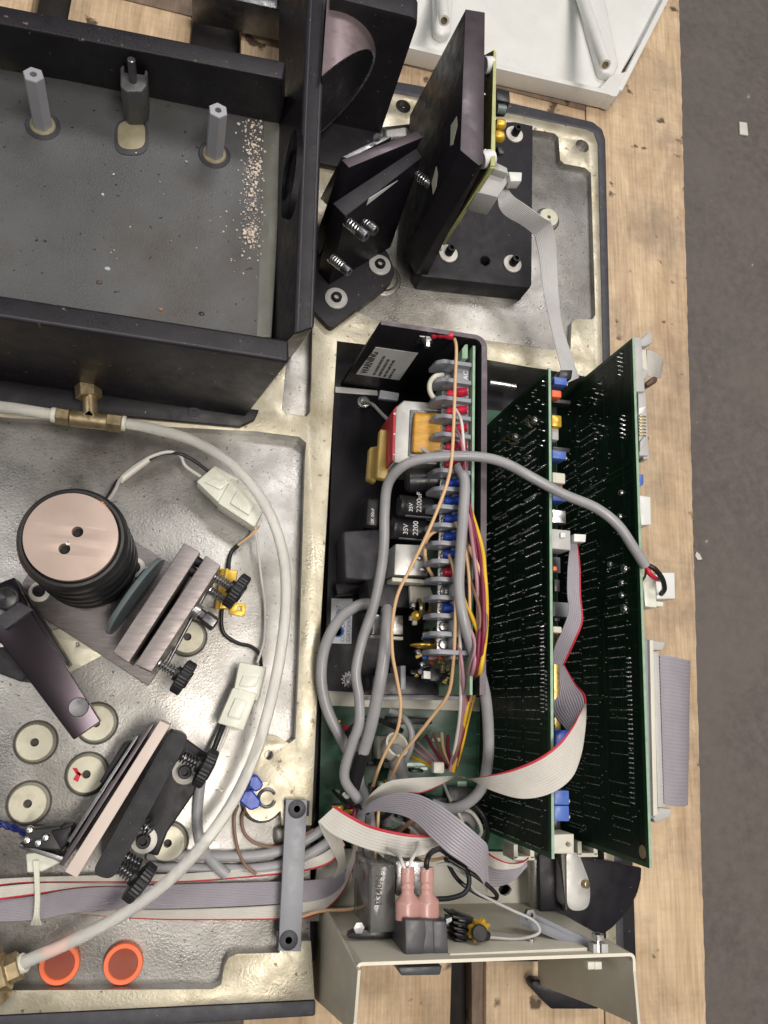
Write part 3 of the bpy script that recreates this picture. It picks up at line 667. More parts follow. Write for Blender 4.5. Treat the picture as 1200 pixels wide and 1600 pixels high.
# parts on the board
def part(nm,px,zt,zb,m,bev=.5,par=None,seg=2):
    g=G(); g.slab(px,zt,zb); return g.make(nm,m,par or psu,bevel=bev,seg=seg)
tr=part('transformer',[(619,636),(631,625),(702,631),(702,726),(616,723)],58,20,M['sheet'],1)
part('core_label',[(615,640),(620,634),(624,634),(620,720),(612.5,720)],57,22,M['redink'],.3,tr)
part('core_frame',[(641,640),(700,643),(700,715),(638,713)],59,57,M['steel'],.4,tr)
g=G(); a=P(647,676,58); 
g.loft([P(x,y,58) for x,y in ((645,643),(694,645),(694,712),(641,709))],[P(x,y,64) for x,y in ((648,647),(692,648),(691,709),(645,707))]); g.make('winding',M['yellow'],tr,bevel=1.6,seg=3)
for k in range(5):
    text('A',4.,P(621,714-k*16,57.3),(0,1,0),(-1,0,0),M['print'],'lettering',tr) if k%2==0 else None
part('bracket_tab',[(594,609),(624,614),(622,626),(592,622)],12,8,M['greyplastic'])
part('film_capacitor',[(594,670),(611,672),(606,749),(589,746)],40,33,M['palefilm'],1.2,seg=3)
part('film_capacitor',[(578,698),(592,696),(588,754),(574,748)],24,16,M['palefilm'],1.6,seg=3)
g=G(); g.lathe(P(606,716,30),(0,-1,0),[(6,0),(6,4),(4.4,4),(4.4,0)],24); g.make('toroid_coil',M['copper'],psu)
g=G(); g.cyl(P(634,752,52),P(694,750,55),7.4,24,ch=1.6); g.make('wrapped_coil',M['plastic'],psu)
g=G()
for a in (664,672,682,688): g.cyl(P(a,751.5,53.4),P(a+3,751.4,53.5),7.7,24)
g.make('tape_band',M['rubber'],psu)
def cap(x0,x1,y,z,r,marks):
    g=G(); a=P(x0,y,z); b=Vector((P(x1,y,z).x,a.y,z)); g.lathe(a,b-a,[(r*.55,.3),(r*.8,.3),(r*.84,0),(r,.7),(r,3),(r*.95,3.6),(r,4.2),(r,(b-a).length)],28); o=g.make('electrolytic_capacitor',M['plastic'],psu)
    g=G(); n=8; L=(b-a).length
    for k in range(n):
        t0=math.radians(-62+k*3.2-90+62+62); 
    t=math.radians(205)
    vs=[];
    for k in range(5):
        t=math.radians(200+k*7)
        for h in (4.5,L): vs.append((a.x+h,a.y-abs(math.cos(t))*(r+.12)*1.0,z-math.sin(t)*-(r+.12)*-.9 if False else z+math.cos(math.radians(80-k*7))*(r+.12)))
    for (s_,sz,dx,dz) in marks:
        text(s_,sz,Vector((a.x+dx,a.y-r*.72,z+r+.12)),(0,1,0),(-1,0,0),M['print'],'lettering',o,bold=.03)
    g=G(); g.box((a.x+L*.42,a.y-r*.25,z+r*.99),(L*.26,0,0),(0,.25,0),(0,0,.12)); g.make('highlight_stripe',M['print'],o) if False else None
    g=G(); y0=a.y-r*.97
    g.box((a.x+L*.55,y0,z+r*.3),(L*.43,0,0),(0,.12,0),(0,0,r*.32)); g.make('sleeve_stripe',M['greyplastic'],o)
cap(622,702,790,50,6.9,(('35V',3.4,7.5,0),('2200uF',4.4,13,0),('SM',2.8,20,0),('35V',4.4,27,0)))
cap(611,702,825,43,6.9,(('35V',4.2,9,0),('2200',4.6,15.5,0),('[]',3,24,0),('22',4,35,0)))
part('film_block',[(575,779),(592,780),(590,822),(573,820)],24,4,M['plastic'],.7)
text('2K 00nF',3,P(584,818,24.15),(0,1,0),(-1,0,0),M['print'],'lettering',psu)
hs=part('heat_sink',[(618,850),(668,852),(668,900),(616,898)],44,20,M['sheet'],.4)
part('sink_flange',[(613,902),(668,906),(668,912),(613,908)],44,22,M['cream'],.3,hs)
for a in ((655,872),(661,890)):
    g=G(); g.lathe(P(*a,44),(0,0,1),[(2,0),(2,.8),(1.2,1.4),(0,1.5)],14); g.make('rivet',M['silver'],hs)
part('black_coil_case',[(537,830),(597,826),(596,905),(575,908),(540,904)],14,-17,M['edge'],3,seg=4)
part('coil_clamp',[(524,912),(560,906),(578,908),(578,925),(527,930)],-4,-17,M['black'],1)
part('black_heat_sink',[(575,905),(640,908),(640,950),(578,948)],30,0,M['black'],.8)
part('regulator',[(583,960),(630,962),(630,992),(582,990)],26,22,M['silver'],.4)
part('regulator_strip',[(580,992),(630,995),(630,1000),(580,997)],26,20,M['cream'],.3)
part('fuse_board',[(640,915),(672,917),(688,960),(660,962),(642,945)],34,30,M['cream'],.3)
for a,b in ((652,950),(667,946)):
    g=G(); g.lathe(P(a,b,42),(1,0,0),[(4.2,0),(6.2,0),(6.2,1.4),(4.2,1.4),(4.2,0)],24); g.make('fuse_ring',M['brass'],psu)
g=G(); g.lathe(P(665,1009,47),(0,-1,0),[(0,-1.6),(5,-1.5),(9.5,-.4),(9.5,.4),(5,1.5),(0,1.6)],30); o=g.make('disc_capacitor',M['yel'],psu)
for v in o.data.vertices: v.co.x*=1.
g=G(); g.lathe(P(648,963,40),(0,0,1),[(1,0),(3,1),(3,4),(1,6),(0,6)],14); g.make('tantalum_capacitor',M['yel'],psu)
rr=random.Random(5)
for i in range(10):
    a=P(rr.uniform(655,695),rr.uniform(955,1045),36)+Vector((0,0,rr.uniform(-4,6)))
    g=G(); g.cyl(a,a+Vector((5.4,rr.uniform(-1,1),0)),1.3,12,ch=.4); r=g.make('resistor',M[rr.choice(['clay','bluetrim','wire_k','steel','brass'])],psu)
part('small_relay',[(672,1044),(698,1046),(698,1066),(672,1064)],44,30,M['plastic'],.5)
part('relay_marking',[(662,1048),(673,1049),(673,1061),(662,1060)],45,40,M['label'],.3)
part('connector_block',[(582,1056),(618,1050),(680,1066),(690,1086),(580,1086)],20,-10,M['plastic'],.8)
part('sheet_tab',[(626,1040),(634,1040),(634,1078),(626,1078)],26,0,M['greyplastic'],.4)
part('bottom_flange',[(566,1088),(600,1088),(648,1084),(742,1090),(742,1094),(568,1094)],12,9,M['greyplastic'],.4)
rr=random.Random(9)
g=G()
for i in range(34):
    a=P(rr.uniform(690,712),rr.uniform(1022,1072),50); g.box(a,(.8,0,0),(0,.5,0),(0,0,1.2))
o=g.make('board_pins',M['gold'],psu); o['kind']='stuff'
l2=part('maker_label',[(518,935),(551,935.5),(549,1006),(516,1005)],-17.2,-17.6,M['label'],.0)
for t_,sz,x,y in (('54867',4.2,531,968),('COMPONENT',3.6,537.5,1003),('CUSTOMER',3.6,546.5,1003)): text(t_,sz,P(x,y,-17.15),(0,1,0),(-1,0,0),M['blueink'],'lettering',l2,sx=.9)
g=G(); c=P(528,986,-17.15); g.lathe(c,(0,0,1),[(3.2,0),(4.2,0),(4.2,.1),(3.2,.1),(3.2,0)],24); g.make('logo_ring',M['blueink'],l2)
g=G(); c=P(545,1062,-17.5)
for k in range(12):
    t=k*math.pi/6; g.box(c+Vector((math.cos(t)*4.4,math.sin(t)*4.4,.4)),(.9*math.cos(t),.9*math.sin(t),0),(-.5*math.sin(t),.5*math.cos(t),0),(0,0,.4))
g.lathe(c,(0,0,1),[(4.2,0),(4.2,.8),(2.8,.8),(2.6,2.6),(0,3)],20); o=g.make('star_washer_screw',M['steel'],psu)
g=G(); g.lathe(P(568,628,-17.5),(0,0,1),[(4.6,0),(4.6,.7),(3,1),(2.8,3),(0,3.4)],20); g.make('ground_screw',M['silver'],psu)
part('floor_strip',[(524,604),(590,610),(590,618),(524,613)],-16.6,-17.6,M['ltgrey'],.3)
for a in ((556,630),):
    pass
rr=random.Random(21)
for i in range(26):
    px,py=rr.uniform(640,706),rr.uniform(928,1060); z=rr.uniform(26,42); c=P(px,py,z); k=rr.choice('rcbt')
    g=G()
    if k=='r': g.cyl(c,c+Vector((rr.uniform(3,5),rr.uniform(-2,2),0)),1.1,10,ch=.3); m=rr.choice(['clay','wire_k','bluetrim','palefilm']); nm='resistor'
    elif k=='c': g.lathe(c,(1,0,0),[(1.6,0),(1.8,1),(1.6,2.6),(0,3)],12); m=rr.choice(['yel','orange','clay','cream']); nm='capacitor'
    elif k=='b': g.box(c,(rr.uniform(1.5,4),0,0),(0,rr.uniform(1,2.4),0),(0,0,1.6)); m=rr.choice(['plastic','sheet','backplane','ltgrey']); nm='chip'
    else: g.cyl(c,c+Vector((0,0,5)),1.9,12,ch=.3); m=rr.choice(['steel','plastic','glass']); nm='transistor'
    g.make(nm,M[m],psu,bevel=.15)
# ================================================================== BACKPLANE
bp=thing('backplane_board','green backplane circuit board lying in the trough below the power supply','circuit board',P(620,1200,-26))
g=G(); g.slab([(540,625),(905,650),(905,1330),(497,1322),(503,1098)],-23,-25); g.make('board',M['backplane'],bp,bevel=.2)
g=G(); g.slab([(504,1078),(760,1090),(757,1112),(503,1102)],-20,-23); g.make('support_strip',M['cream'],bp,bevel=.3)
rr=random.Random(11)
for (x,y,w,h,z,m) in ((605,1120,70,12,-17,'plastic'),(540,1150,26,30,-12,'plastic'),(590,1150,44,36,-10,'cream'),(600,1190,16,10,-20,'ltgrey'),(585,1245,30,12,-18,'cream'),(640,1282,36,30,-8,'clay'),(700,1230,60,26,-14,'plastic'),(670,1245,40,12,-16,'plastic')):
    g=G(); g.slab([(x,y),(x+w,y+2),(x+w,y+h),(x,y+h)],z,-23); g.make('socket',M[m],bp,bevel=.6)
rr=random.Random(31)
for i in range(22):
    px,py=rr.uniform(512,735),rr.uniform(1115,1310); w,h=rr.uniform(5,20),rr.uniform(4,12)
    g=G(); g.slab([(px,py),(px+w,py),(px+w,py+h),(px,py+h)],-22.9+rr.uniform(1.5,8),-23); g.make('component',M[rr.choice(['plastic','clay','cream','yel','plastic','greyplastic'])],bp,bevel=.4)
M['pad_light']=mat('tinned_pad',(.45,.62,.5),.35,.4,.1,90)
for (x,y,w,h) in ((636,1192,14,5),(650,1192,22,4),(648,1199,20,4),(622,1198,8,3),(715,1221,14,8),(714,1246,14,4),(714,1253,14,4),(590,1220,22,8),(582,1228,20,6),(600,1186,6,3)):
    g=G(); g.slab([(x,y),(x+w,y),(x+w,y+h),(x,y+h)],-22.8,-23.1); g.make('solder_pad',M['pad_light'],bp)
# ================================================================== VERTICAL BOARDS
def card(nm,label,A,B,zt,zb,seed,pinfun):
    a,b=P(*A,zt),P(*B,zt); d=(b-a).normalized(); L=(b-a).length; n=Vector((-abs(d.y),0,0)); n=Vector((d.y,-d.x,0)); 
    if n.x>0: n=-n
    t=thing(nm,label,'circuit board',(a+b)/2*Vector((1,1,0)) if False else Vector(((a.x+b.x)/2,(a.y+b.y)/2,zb)))
    th=1.6
    q=[a,b,b-n*th,a-n*th]
    g=G(); g.loft([Vector((p.x,p.y,zb)) for p in q],[Vector((p.x,p.y,zt-.25)) for p in q]); bd=g.make('board',M['pcb'],t)
    g=G(); g.loft([Vector((p.x,p.y,zt-.24))+n*.02*(1 if i in(0,1) else -1) for i,p in enumerate(q)],[Vector((p.x,p.y,zt)) for p in q]); g.make('cut_edge',M['pcbedge'],t)
    rnd=random.Random(seed); g=G(); pg=G()
    def pos(s,z): return Vector((a.x+d.x*s,a.y+d.y*s,z))
    def pin(s,z,r=.27,l=1.2):
        c=pos(s,z); ax=n+Vector((0,rnd.uniform(-.08,.08),rnd.uniform(.05,.2)))
        g.lathe(c,ax,[(r*1.5,0),(r,.4),(r*.35,l)],5)
    pinfun(rnd,pin,L,lambda px,py:onplane(px,py,a,n),a,d)
    o=g.make('solder_pins',M['solder'],t); o['kind']='stuff'
    for (s0,s1,z0,z1) in ((0,L,zt-3.4,zt-.3),(0,2.6,zb,zt-3.4),(L-2.6,L,zb,zt-3.4)):
        g=G(); c=(pos(s0,z0)+pos(s1,z1))/2; g.box(c+n*.03,d*(s1-s0)/2,n*.05,(0,0,(z1-z0)/2)); g.make('edge_light_border',M['edge_glow'],t)  # lighter green strips paint light coming through the board near its edges
    return t,a,b,d,n,pos
def sz(f,a,d,px,py):
    p=f(px,py); return (p-a).dot(d), p.z
def dips(rnd,pin,L,f,a,d,s0,s1,cols,step=13.5,skip=.12):
    s=s0
    while s<s1:
        for zc,np_ in cols:
            if rnd.random()<skip: continue
            jz=rnd.uniform(-1,1); 
            for ds in (0,7.6):
                for k in range(np_): pin(s+ds,zc+jz-(np_-1)*1.27+k*2.54)
            for _ in range(rnd.randint(1,3)): pin(s+rnd.uniform(-2,11),zc+rnd.choice((-13,13))+rnd.uniform(-1,1))
        s+=step*rnd.uniform(.92,1.12)
def fun1(rnd,pin,L,f,a,d):
    dips(rnd,pin,L,f,a,d,78,L-8,((67,8),(41,8),(15,8),(-8,4)),12,.06)
    for k in range(22):                                  # long double row near the top edge
        for off in (0,2.54): pin(160+k*2.3,80+off,.35,1.5)
    dips(rnd,pin,L,f,a,d,34,76,((64,8),(36,8),(8,8)),11.5,.1)
    for _ in range(60): pin(rnd.uniform(6,50),rnd.uniform(0,86),.4,1.6)
    for _ in range(26):                                   # diagonal looking resistor rows
        s0=rnd.uniform(15,120); z0=rnd.uniform(0,70)
        for k in range(rnd.randint(4,8)): pin(s0,z0+k*2.54,.27,1.4)
    for _ in range(90): pin(rnd.uniform(110,L-5),rnd.uniform(-10,86))
def fun2(rnd,pin,L,f,a,d):
    for (px,py) in ((965,556),(937,632),(935,664),(968,656),(934,660)): pass
    for k in range(5):
        for (bx,by) in ((972,553),(976,650)):
            s,z=sz(f,a,d,bx,by+k*8 if False else by); pin(s+k*3.2,z,.55,2.4); pin(s+k*3.2+1.4,z-2.6,.55,2.4)
    for (px,py) in ((938,600),(929,608),(934,615),(942,617),(926,622),(932,624),(930,670),(938,664),(944,666),(934,676),(941,681),(932,686),(906,633),(905,690)):
        s,z=sz(f,a,d,px,py); pin(s,z,.6,2.4)
    dips(rnd,pin,L,f,a,d,140,L-12,((62,8),(6,8)),12,.04)
    dips(rnd,pin,L,f,a,d,40,L-14,((28,8),),12.5,.08)
    dips(rnd,pin,L,f,a,d,60,L-14,((2,8),),12,.05)
    for k in range(31):
        s,z=sz(f,a,d,985,1028); pin(s+k*2.75,z,.42,1.7); pin(s+k*2.75,z-2.6,.42,1.7)
    for _ in range(70): pin(rnd.uniform(12,110),rnd.choice([x*8 for x in range(0,8)])+rnd.uniform(-1,3))
    for k in range(12):
        for s in (86,92): pin(s+58*0,24+k*2.54)
    for _ in range(80): pin(rnd.uniform(100,L-6),rnd.uniform(-5,84))
c1,a1,b1_,d1,n1,pos1=card('circuit_board','tall green circuit board standing nearest the power supply, solder pins facing left',(857,575),(862,1342),91,-20,1,fun1)
c2,a2,b2_,d2,n2,pos2=card('circuit_board','outermost tall green circuit board at the right, with a bare top left corner',(988,528),(1015,1357),90,-20,2,fun2)
def can(t,f_n,px,py,r,h,m='silver'):
    c=onplane(px,py,f_n[0],f_n[1]); g=G(); g.lathe(c,f_n[1],[(r,0),(r,h*.5),(r*.75,h*.9),(0,h)],18); g.make('solder_blob' if m=='silver' else 'part',M[m],t)
for px,py in ((838,657),(808,683)):
    can(c1,(a1,n1),px,py,2.8,3)
    for k in range(5):
        g=G(); c=onplane(px-7-(k%2)*5,py-4+k*3.6,a1,n1); g.lathe(c,n1+Vector((0,0,.2)),[(.9,0),(.5,.6),(.35,3.2)],8); g.make('relay_pin',M['gold'],c1)
for px,py in ((972,770),(955,882),(977,889),(973,911),(973,930),(977,951),(970,807)): can(c2,(a2,n2),px,py,2.1 if px<975 else 2.8,2.2)
# traces (faint copper runs) as thin raised strips
def traces(t,a,d,n,L,seed,N=70):
    rnd=random.Random(seed); g=G()
    for _ in range(N):
        s=rnd.uniform(5,L-30); z=rnd.uniform(0,84); l=rnd.uniform(8,50); 
        c=Vector((a.x,a.y,0))+d*s+Vector((0,0,z))+n*.06
        if rnd.random()<.55: g.bar(c,c+d*l,.5,.1,up=n)
        else: g.bar(c,c+Vector((0,0,min(l,88-z))),.5,.1,up=n)
    g.make('copper_traces',M['trace'],t)['kind']='stuff'
M['trace']=mat('masked_copper_trace',(.008,.045,.018),.35,0,.1,50)
traces(c1,a1,d1,n1,270,3); traces(c2,a2,d2,n2,290,4,90)
g=G(); c=onplane(1004,1331,a2,n2); g.lathe(c,n2,[(3.6,0),(3.6,.12),(0,.12)],20); g.make('bare_pad',M['brass'],c2)
text('8 0 4 S S 1 1 3 8 2',3.0,onplane(853,1110,a1,n1)+n1*.2,(0,1,0),(0,0,1),M['print'],'lettering',c1) 
# east side components of the first board
def ecomp(t,n,px,py,z,w,l,h,m,nm,bev=.4,par=None):       # px,py = top left where it meets the board
    c=P(px,py,z); g=G(); g.box(c+Vector((w/2,-l/2,-h/2)),(w/2,0,0),(0,l/2,0),(0,0,h/2)); return g.make(nm,M[m],t,bevel=bev)
for px,py,z,w,l in ((866,588,80,9,5),(863,703,80,9.5,5.2),(863,767,80,9,6),(866,1235,82,9,7.6),(866,1259,82,9,8)):
    o=ecomp(c1,n1,px,py,z,w,l,10,'bluetrim','trimmer',.5)
    g=G(); c=P(px,py,z)+Vector((w,-l*.75,-2)); g.lathe(c,(1,0,.3),[(1.3,-.5),(1.3,1),(1,1.2),(0,1.2)],12); g.make('adjuster_screw',M['brass'],o)
for px,py,z,w,l,m,nm in ((862,608,78,7,5,'orange','capacitor'),(862,647,80,7,8,'yel','capacitor'),(862,668,76,5,8,'ltgrey','capacitor'),(863,737,78,9,7,'cream','capacitor'),(863,796,78,9,8,'silver','metal_can'),
    (862,756,70,8,3,'copper','capacitor'),(862,806,70,8,3,'copper','capacitor'),(864,884,82,3,3,'orange','capacitor'),(863,622,70,13,2.6,'plastic','chip'),(863,697,70,12,3,'plastic','chip'),(864,870,60,5,10,'greyplastic','socket'),(864,940,60,12,9,'greyplastic','socket'),(864,978,72,6,4,'cream','capacitor'),(864,985,60,4,60,'gold','pin_header'),(866,1140,74,12,9,'blue','trimmer')):
    ecomp(c1,n1,px,py,z,w,l,8,m,nm,1. if nm=='capacitor' else .3)
# dip chips deeper down on its back
for k in range(9):
    ecomp(c1,n1,866+0,905+k*46,44,4,8,20,'plastic','chip')
hd=ecomp(c1,n1,860,826,88,13,12,14,'ltgrey','header',.5)
g=G(); g.slab([(897,834),(916,835),(915,847),(897,846)],88,82); g.slab([(876,832),(884,832),(884,840),(876,840)],89.5,88); g.make('latch',M['white'],hd,bevel=.4)
g=G(); g.slab([(876,578),(895,578),(893,592),(872,594)],66,50); g.make('header',M['plastic'],c1,bevel=.4)
# puller block and guides at the lower ends
g=G(); g.slab([(862,1304),(897,1303),(897,1334),(863,1334)],60,40,[[(887,1315),(891,1317),(892,1321),(889,1324),(885,1322),(884,1318)]]); g.make('end_block',M['cream'],c1,bevel=.6)
def guide(px,py,l):
    g=G(); c=P(px,py,10); g.box(c,(7,0,0),(0,1.2,0),(0,0,9)); g.box(c+Vector((-5.5,4,0)),(1.4,0,0),(0,4,0),(0,0,9)); g.box(c+Vector((5.5,4,0)),(1.4,0,0),(0,4,0),(0,0,9)); 
    tag(g.make('card_guide',M['cream'],bevel=.3),l,'card guide')
g=G(); g.cyl(P(764,598,-14),P(806,605,-14),2.6,16,ch=.5); tag(g.make('steel_rod',M['silver']),'short bright steel rod against the north wall of the trough','rod')
guide(810,1337,'pale plastic card guide under the lower end of the left tall board'); guide(908,1332,'pale plastic card guide between the lower ends of the two tall boards')
# ---- east side of board 2
def east(px,zt,zb,m,nm,bev=.5,par=None): 
    g=G(); g.slab(px,zt,zb); return g.make(nm,M[m],par or c2,bevel=bev)
h1=east([(990,527),(1002,527),(1008,612),(994,612)],88,60,'ltgrey','header')
east([(1001,530),(1014,519),(1020,520),(1019,536),(1008,541),(1000,540)],86,78,'ltgrey','latch',.6,h1)
east([(1000,545),(1010,546),(1012,585),(1002,585)],82,50,'cream','cable_plug',.5,h1)
east([(1000,572),(1006,575),(1015,580),(1008,592),(998,600),(995,585)],86,76,'ltgrey','latch',.8,h1)
east([(1009,600),(1022,587),(1028,590),(1027,597),(1014,603)],80,70,'clay','clip',.8,h1)
g=G(); g.ribbon([(1010,546,74),(1022,550,70),(1034,560,60),(1037,566,50)],[(1010,585,74),(1018,590,70),(1026,590,60),(1032,592,50)],10,.4); tag(g.make('ribbon_cable',M['ribbonw']),'short pale ribbon curling off the outer board near its top','ribbon cable')
h2=east([(997,612),(1009,612),(1014,712),(999,712)],86,60,'ltgrey','header')
east([(998,637),(1010,634),(1004,646),(998,648)],88,80,'white','latch',.6,h2)
east([(1000,690),(1008,681),(1010,690),(1000,706)],88,80,'ltgrey','latch',.6,h2); east([(1004,705),(1015,708),(1014,717),(1006,718)],84,76,'ltgrey','latch',.6,h2)
for k in range(7): east([(999.5,648+k*5),(1010,650+k*5),(1010,651.6+k*5),(999.5,650+k*5)],86.8,84,'gold','pin',.1,h2)
east([(997,741),(1006,741),(1006,757),(999,760)],84,76,'bluetrim','trimmer')
east([(998,773),(1017,776),(1018,820),(1002,821),(1000,800)],80,62,'white','molex_socket',1)
m1=east([(1003,897),(1024,896),(1027,950),(1008,948)],78,60,'nylon','molex_socket',1)
east([(1024,894),(1055,894),(1056,936),(1046,936),(1026,936)],72,56,'white','plug',1.2,m1)
east([(1014,938),(1037,940),(1037,948),(1014,948)],70,58,'nylon','plug_lip',.8,m1)
h3=east([(1005,1000),(1015,1000),(1024,1278),(1014,1280)],86,58,'greyplastic','long_header',.4)
east([(1015,1000),(1021,1000),(1028,1272),(1021,1276)],88,60,'cream','contact_row',.4,h3)
east([(1020,1018),(1030,1019),(1038,1262),(1028,1262)],86,74,'ltgrey','cable_clamp',.8,h3)
east([(1010,999),(1024,1001),(1040,1003),(1036,1016),(1020,1016)],82,76,'ltgrey','latch',.8,h3)
east([(1016,1270),(1030,1262),(1050,1264),(1046,1278),(1024,1286)],82,76,'ltgrey','latch',.8,h3)
g=G(); g.ribbon([(1030,1024,80),(1050,1026,78),(1068,1030,72),(1078,1032,60),(1074,1032,35)],[(1037,1256,80),(1050,1259,78),(1066,1260,72),(1074,1258,60),(1070,1257,35)],40,.45); 
tag(g.make('ribbon_cable',M['ribbonp']),'wide mauve grey ribbon folded over the long connector at the right','ribbon cable')
# ================================================================== REAR PANEL
pan=thing('rear_panel','bent beige sheet metal panel with tapered side wings at the bottom of the picture','panel',P(780,1450,-30))
ZPN=90.
A=P(566,1509,ZPN); B=P(984,1494,ZPN); yw=(A.y+B.y)/2
dw=(B-A).normalized(); nw=Vector((-dw.y,dw.x,0))
g=G(); q=[A,B,B+nw*1.6,A+nw*1.6]; g.loft([Vector((p.x,p.y,-30)) for p in q],[Vector((p.x,p.y,ZPN-.05)) for p in q]); g.make('back_wall',M['beige'],pan,bevel=.2)
def corner(c,a0,a1,r,th,zb_): 
    pts=[]; n=6
    for k in range(n+1):
        t=a0+(a1-a0)*k/n; pts.append((c.x+math.cos(t)*r,c.y+math.sin(t)*r))
    for k in range(n,-1,-1):
        t=a0+(a1-a0)*k/n; pts.append((c.x+math.cos(t)*(r-th),c.y+math.sin(t)*(r-th)))
    return pts
rc=3.2
g=G(); g.prism(corner(Vector((A.x,A.y+1.6-rc,0)),math.pi,math.pi/2,rc,1.6,0),-30,ZPN-.05); g.prism(corner(Vector((B.x,B.y+1.6-rc,0)),math.pi/2,0,rc,1.6,0),-30,ZPN-.05); g.make('bend',M['beige'],pan)
xl=A.x-rc; xr=B.x+rc
def wing(x,px,th,nm):
    p0=Vector((x,0,0)); nn=Vector((-1,0,0)); g=G(); q=[onplane(a,b,p0,nn) for a,b in px]
    g.loft([p for p in q],[p+Vector((th,0,0)) for p in q]); return g.make(nm,M['beige'],pan,bevel=.2), q
wl,ql=wing(xl,[(559,1516),(546,1680),(535,1600),(491,1560),(484,1420),(500,1405)],1.6,'left_wing')
wr,qr=wing(xr-1.6,[(988,1502),(1004,1680),(985,1598),(935,1575),(840,1538),(841,1412)],1.6,'right_wing')
# pale cut edges along the top
g=G(); g.prism([(A.x,A.y),(B.x,B.y),(B.x,B.y+1.6),(A.x,A.y+1.6)],ZPN-.04,ZPN+.15)
g.prism(corner(Vector((A.x,A.y+1.6-rc,0)),math.pi,math.pi/2,rc,1.6,0),ZPN-.04,ZPN+.14); g.prism(corner(Vector((B.x,B.y+1.6-rc,0)),math.pi/2,0,rc,1.6,0),ZPN-.04,ZPN+.14)
t=ql[1]; g.prism([(xl,A.y+1.6-rc),(xl+1.6,A.y+1.6-rc),(xl+1.6,t.y),(xl,t.y)],ZPN-.04,ZPN+.15)
t=qr[1]; g.prism([(xr-1.6,B.y+1.6-rc),(xr,B.y+1.6-rc),(xr,t.y),(xr-1.6,t.y)],ZPN-.04,ZPN+.15)
g.make('cut_edge',M['beigeedge'],pan)
# second plate just in front of the wall with its own hardware
g=G(); a=P(703,1497,84); b=P(918,1487,84); q=[a,b,b+nw*2,a+nw*2]; g.loft([Vector((p.x,p.y,40)) for p in q],[Vector((p.x,p.y,84)) for p in q]); g.make('inner_plate',M['beigeedge'],pan,bevel=.3)
for px,py in ((709,1483),(830,1470),(895,1477)):
    g=G(); c=P(px,py,70); g.cyl(c-Vector((0,3,0)),c+Vector((0,1,0)),1.5,12); g.make('rivet',M['silver'],pan)
g=G(); g.bar(P(812,1434,55),P(930,1486,78),5,6); g.bar(P(826,1428,57),P(930,1476,80),3,2); g.make('hinge_bar',M['greyplastic'],pan,bevel=.5)
g=G(); c=P(934,1472,88); g.cyl(c-Vector((0,6,0)),c+Vector((0,4,0)),1.2,12); g.lathe(c+Vector((0,1.4,0)),(0,1,0),[(3.6,0),(3.6,2.6),(1,2.6)],6); o=g.make('bolt',M['silver'],pan,flat=True)
for px in (928,941):
    g=G(); c=P(px,1481,86); g.box(c,(1.9,0,0),(0,2.6,0),(0,0,3)); g.make('spacer_lug',M['ltgrey'],pan,bevel=.3)
for px in (921,932):
    g=G(); c=P(px,1507,86); g.box(c,(2,0,0),(0,1.8,0),(0,0,2.2)); g.make('nut',M['cream'],pan,bevel=.3)
g=G(); c=P(826,1428,62); g.lathe(c,(0,0,1),[(3.2,0),(3.2,3),(1.6,3),(1.6,1),(0,1)],6); g.make('bolt',M['steel'],pan)
# power inlet
inl=thing('power_inlet','black mains inlet block mounted through the top edge of the beige panel','power inlet',P(665,1470,46))
g=G(); g.slab([(632,1436),(698,1439),(701.5,1492),(697,1499),(640,1500),(632,1496)],80,46); g.make('body',M['inlet'],inl,bevel=1)
g=G(); g.slab([(633,1437),(664,1438),(666,1460),(662,1486),(658,1499),(634,1499)],80.5,79); g.slab([(676,1439),(698,1440),(701,1498),(679,1499)],80.5,79); g.make('raised_face',M['inlet'],inl,bevel=.6)
g=G(); g.slab([(622,1511.5),(691.5,1509.5),(688,1524),(627,1525)],82,50); g.make('socket_shroud',M['inlet'],inl,bevel=.8)
g=G(); g.slab([(697,1436),(706,1433),(706,1439),(698,1444)],78,74); g.make('terminal_tab',M['steel'],inl)
for k,(x,l) in enumerate(((637,'pink insulated spade connector on white wires, left of the pair on the black inlet'),(667,'pink insulated spade connector on a black wire, right of the pair on the black inlet'))):
    r=thing('spade_connector',l,'connector',P(x,1432,66),'pink spade connectors')
    def rad(t): return 6.8 if t<.34 else (6.8-(t-.34)/.16*3.4 if t<.5 else (3.5 if t<.58 else 3.9 if t<.64 else 3.4 if t<.72 else 3.9 if t<.95 else 3.6))
    g=G(); pts=[P(x,1436-81*i/40,72) for i in range(41)]; g.tube(pts,rad,16,smooth=False)
    zc=72
    for v in g.v: v.z=zc+(v.z-zc)*.62
    g.make('sleeve',M['spade'],r)
    g=G(); g.bar(P(x,1440,72),P(x,1428,72),5,.8); g.make('blade',M['silver'],r)
def cable(label,pts,r,m,name='wire',cat_='wire',grp=None,seg=10):
    g=G(); g.tube(PL(pts),r,seg); o=g.make(name,M[m]); return tag(o,label,cat_,grp)
cable('white wire entering the left pink spade connector from the left',[(634,1360,72),(629,1350,73),(622,1336,66),(600,1322,40)],1.0,'wire_w')
cable('second white wire entering the left pink spade connector from the right',[(639,1360,72),(642,1346,73),(650,1330,66),(655,1310,40)],1.0,'wire_w')
cable('black wire entering the right pink spade connector',[(667,1362,72),(667,1345,74),(674,1332,68),(690,1326,55),(715,1330,45)],1.5,'wire_b')
cable('black wire looping beside the pink connectors',[(680,1405,60),(705,1403,58),(727,1394,56),(733,1372,54),(722,1350,50),(700,1335,44),(685,1325,40)],1.4,'wire_b')
cable('thin black wire looping out to the right under the mauve ribbon',[(700,1342,50),(730,1360,52),(758,1380,52),(776,1398,50),(770,1405,48),(745,1396,46),(715,1374,44),(695,1340,38)],1.2,'wire_b')
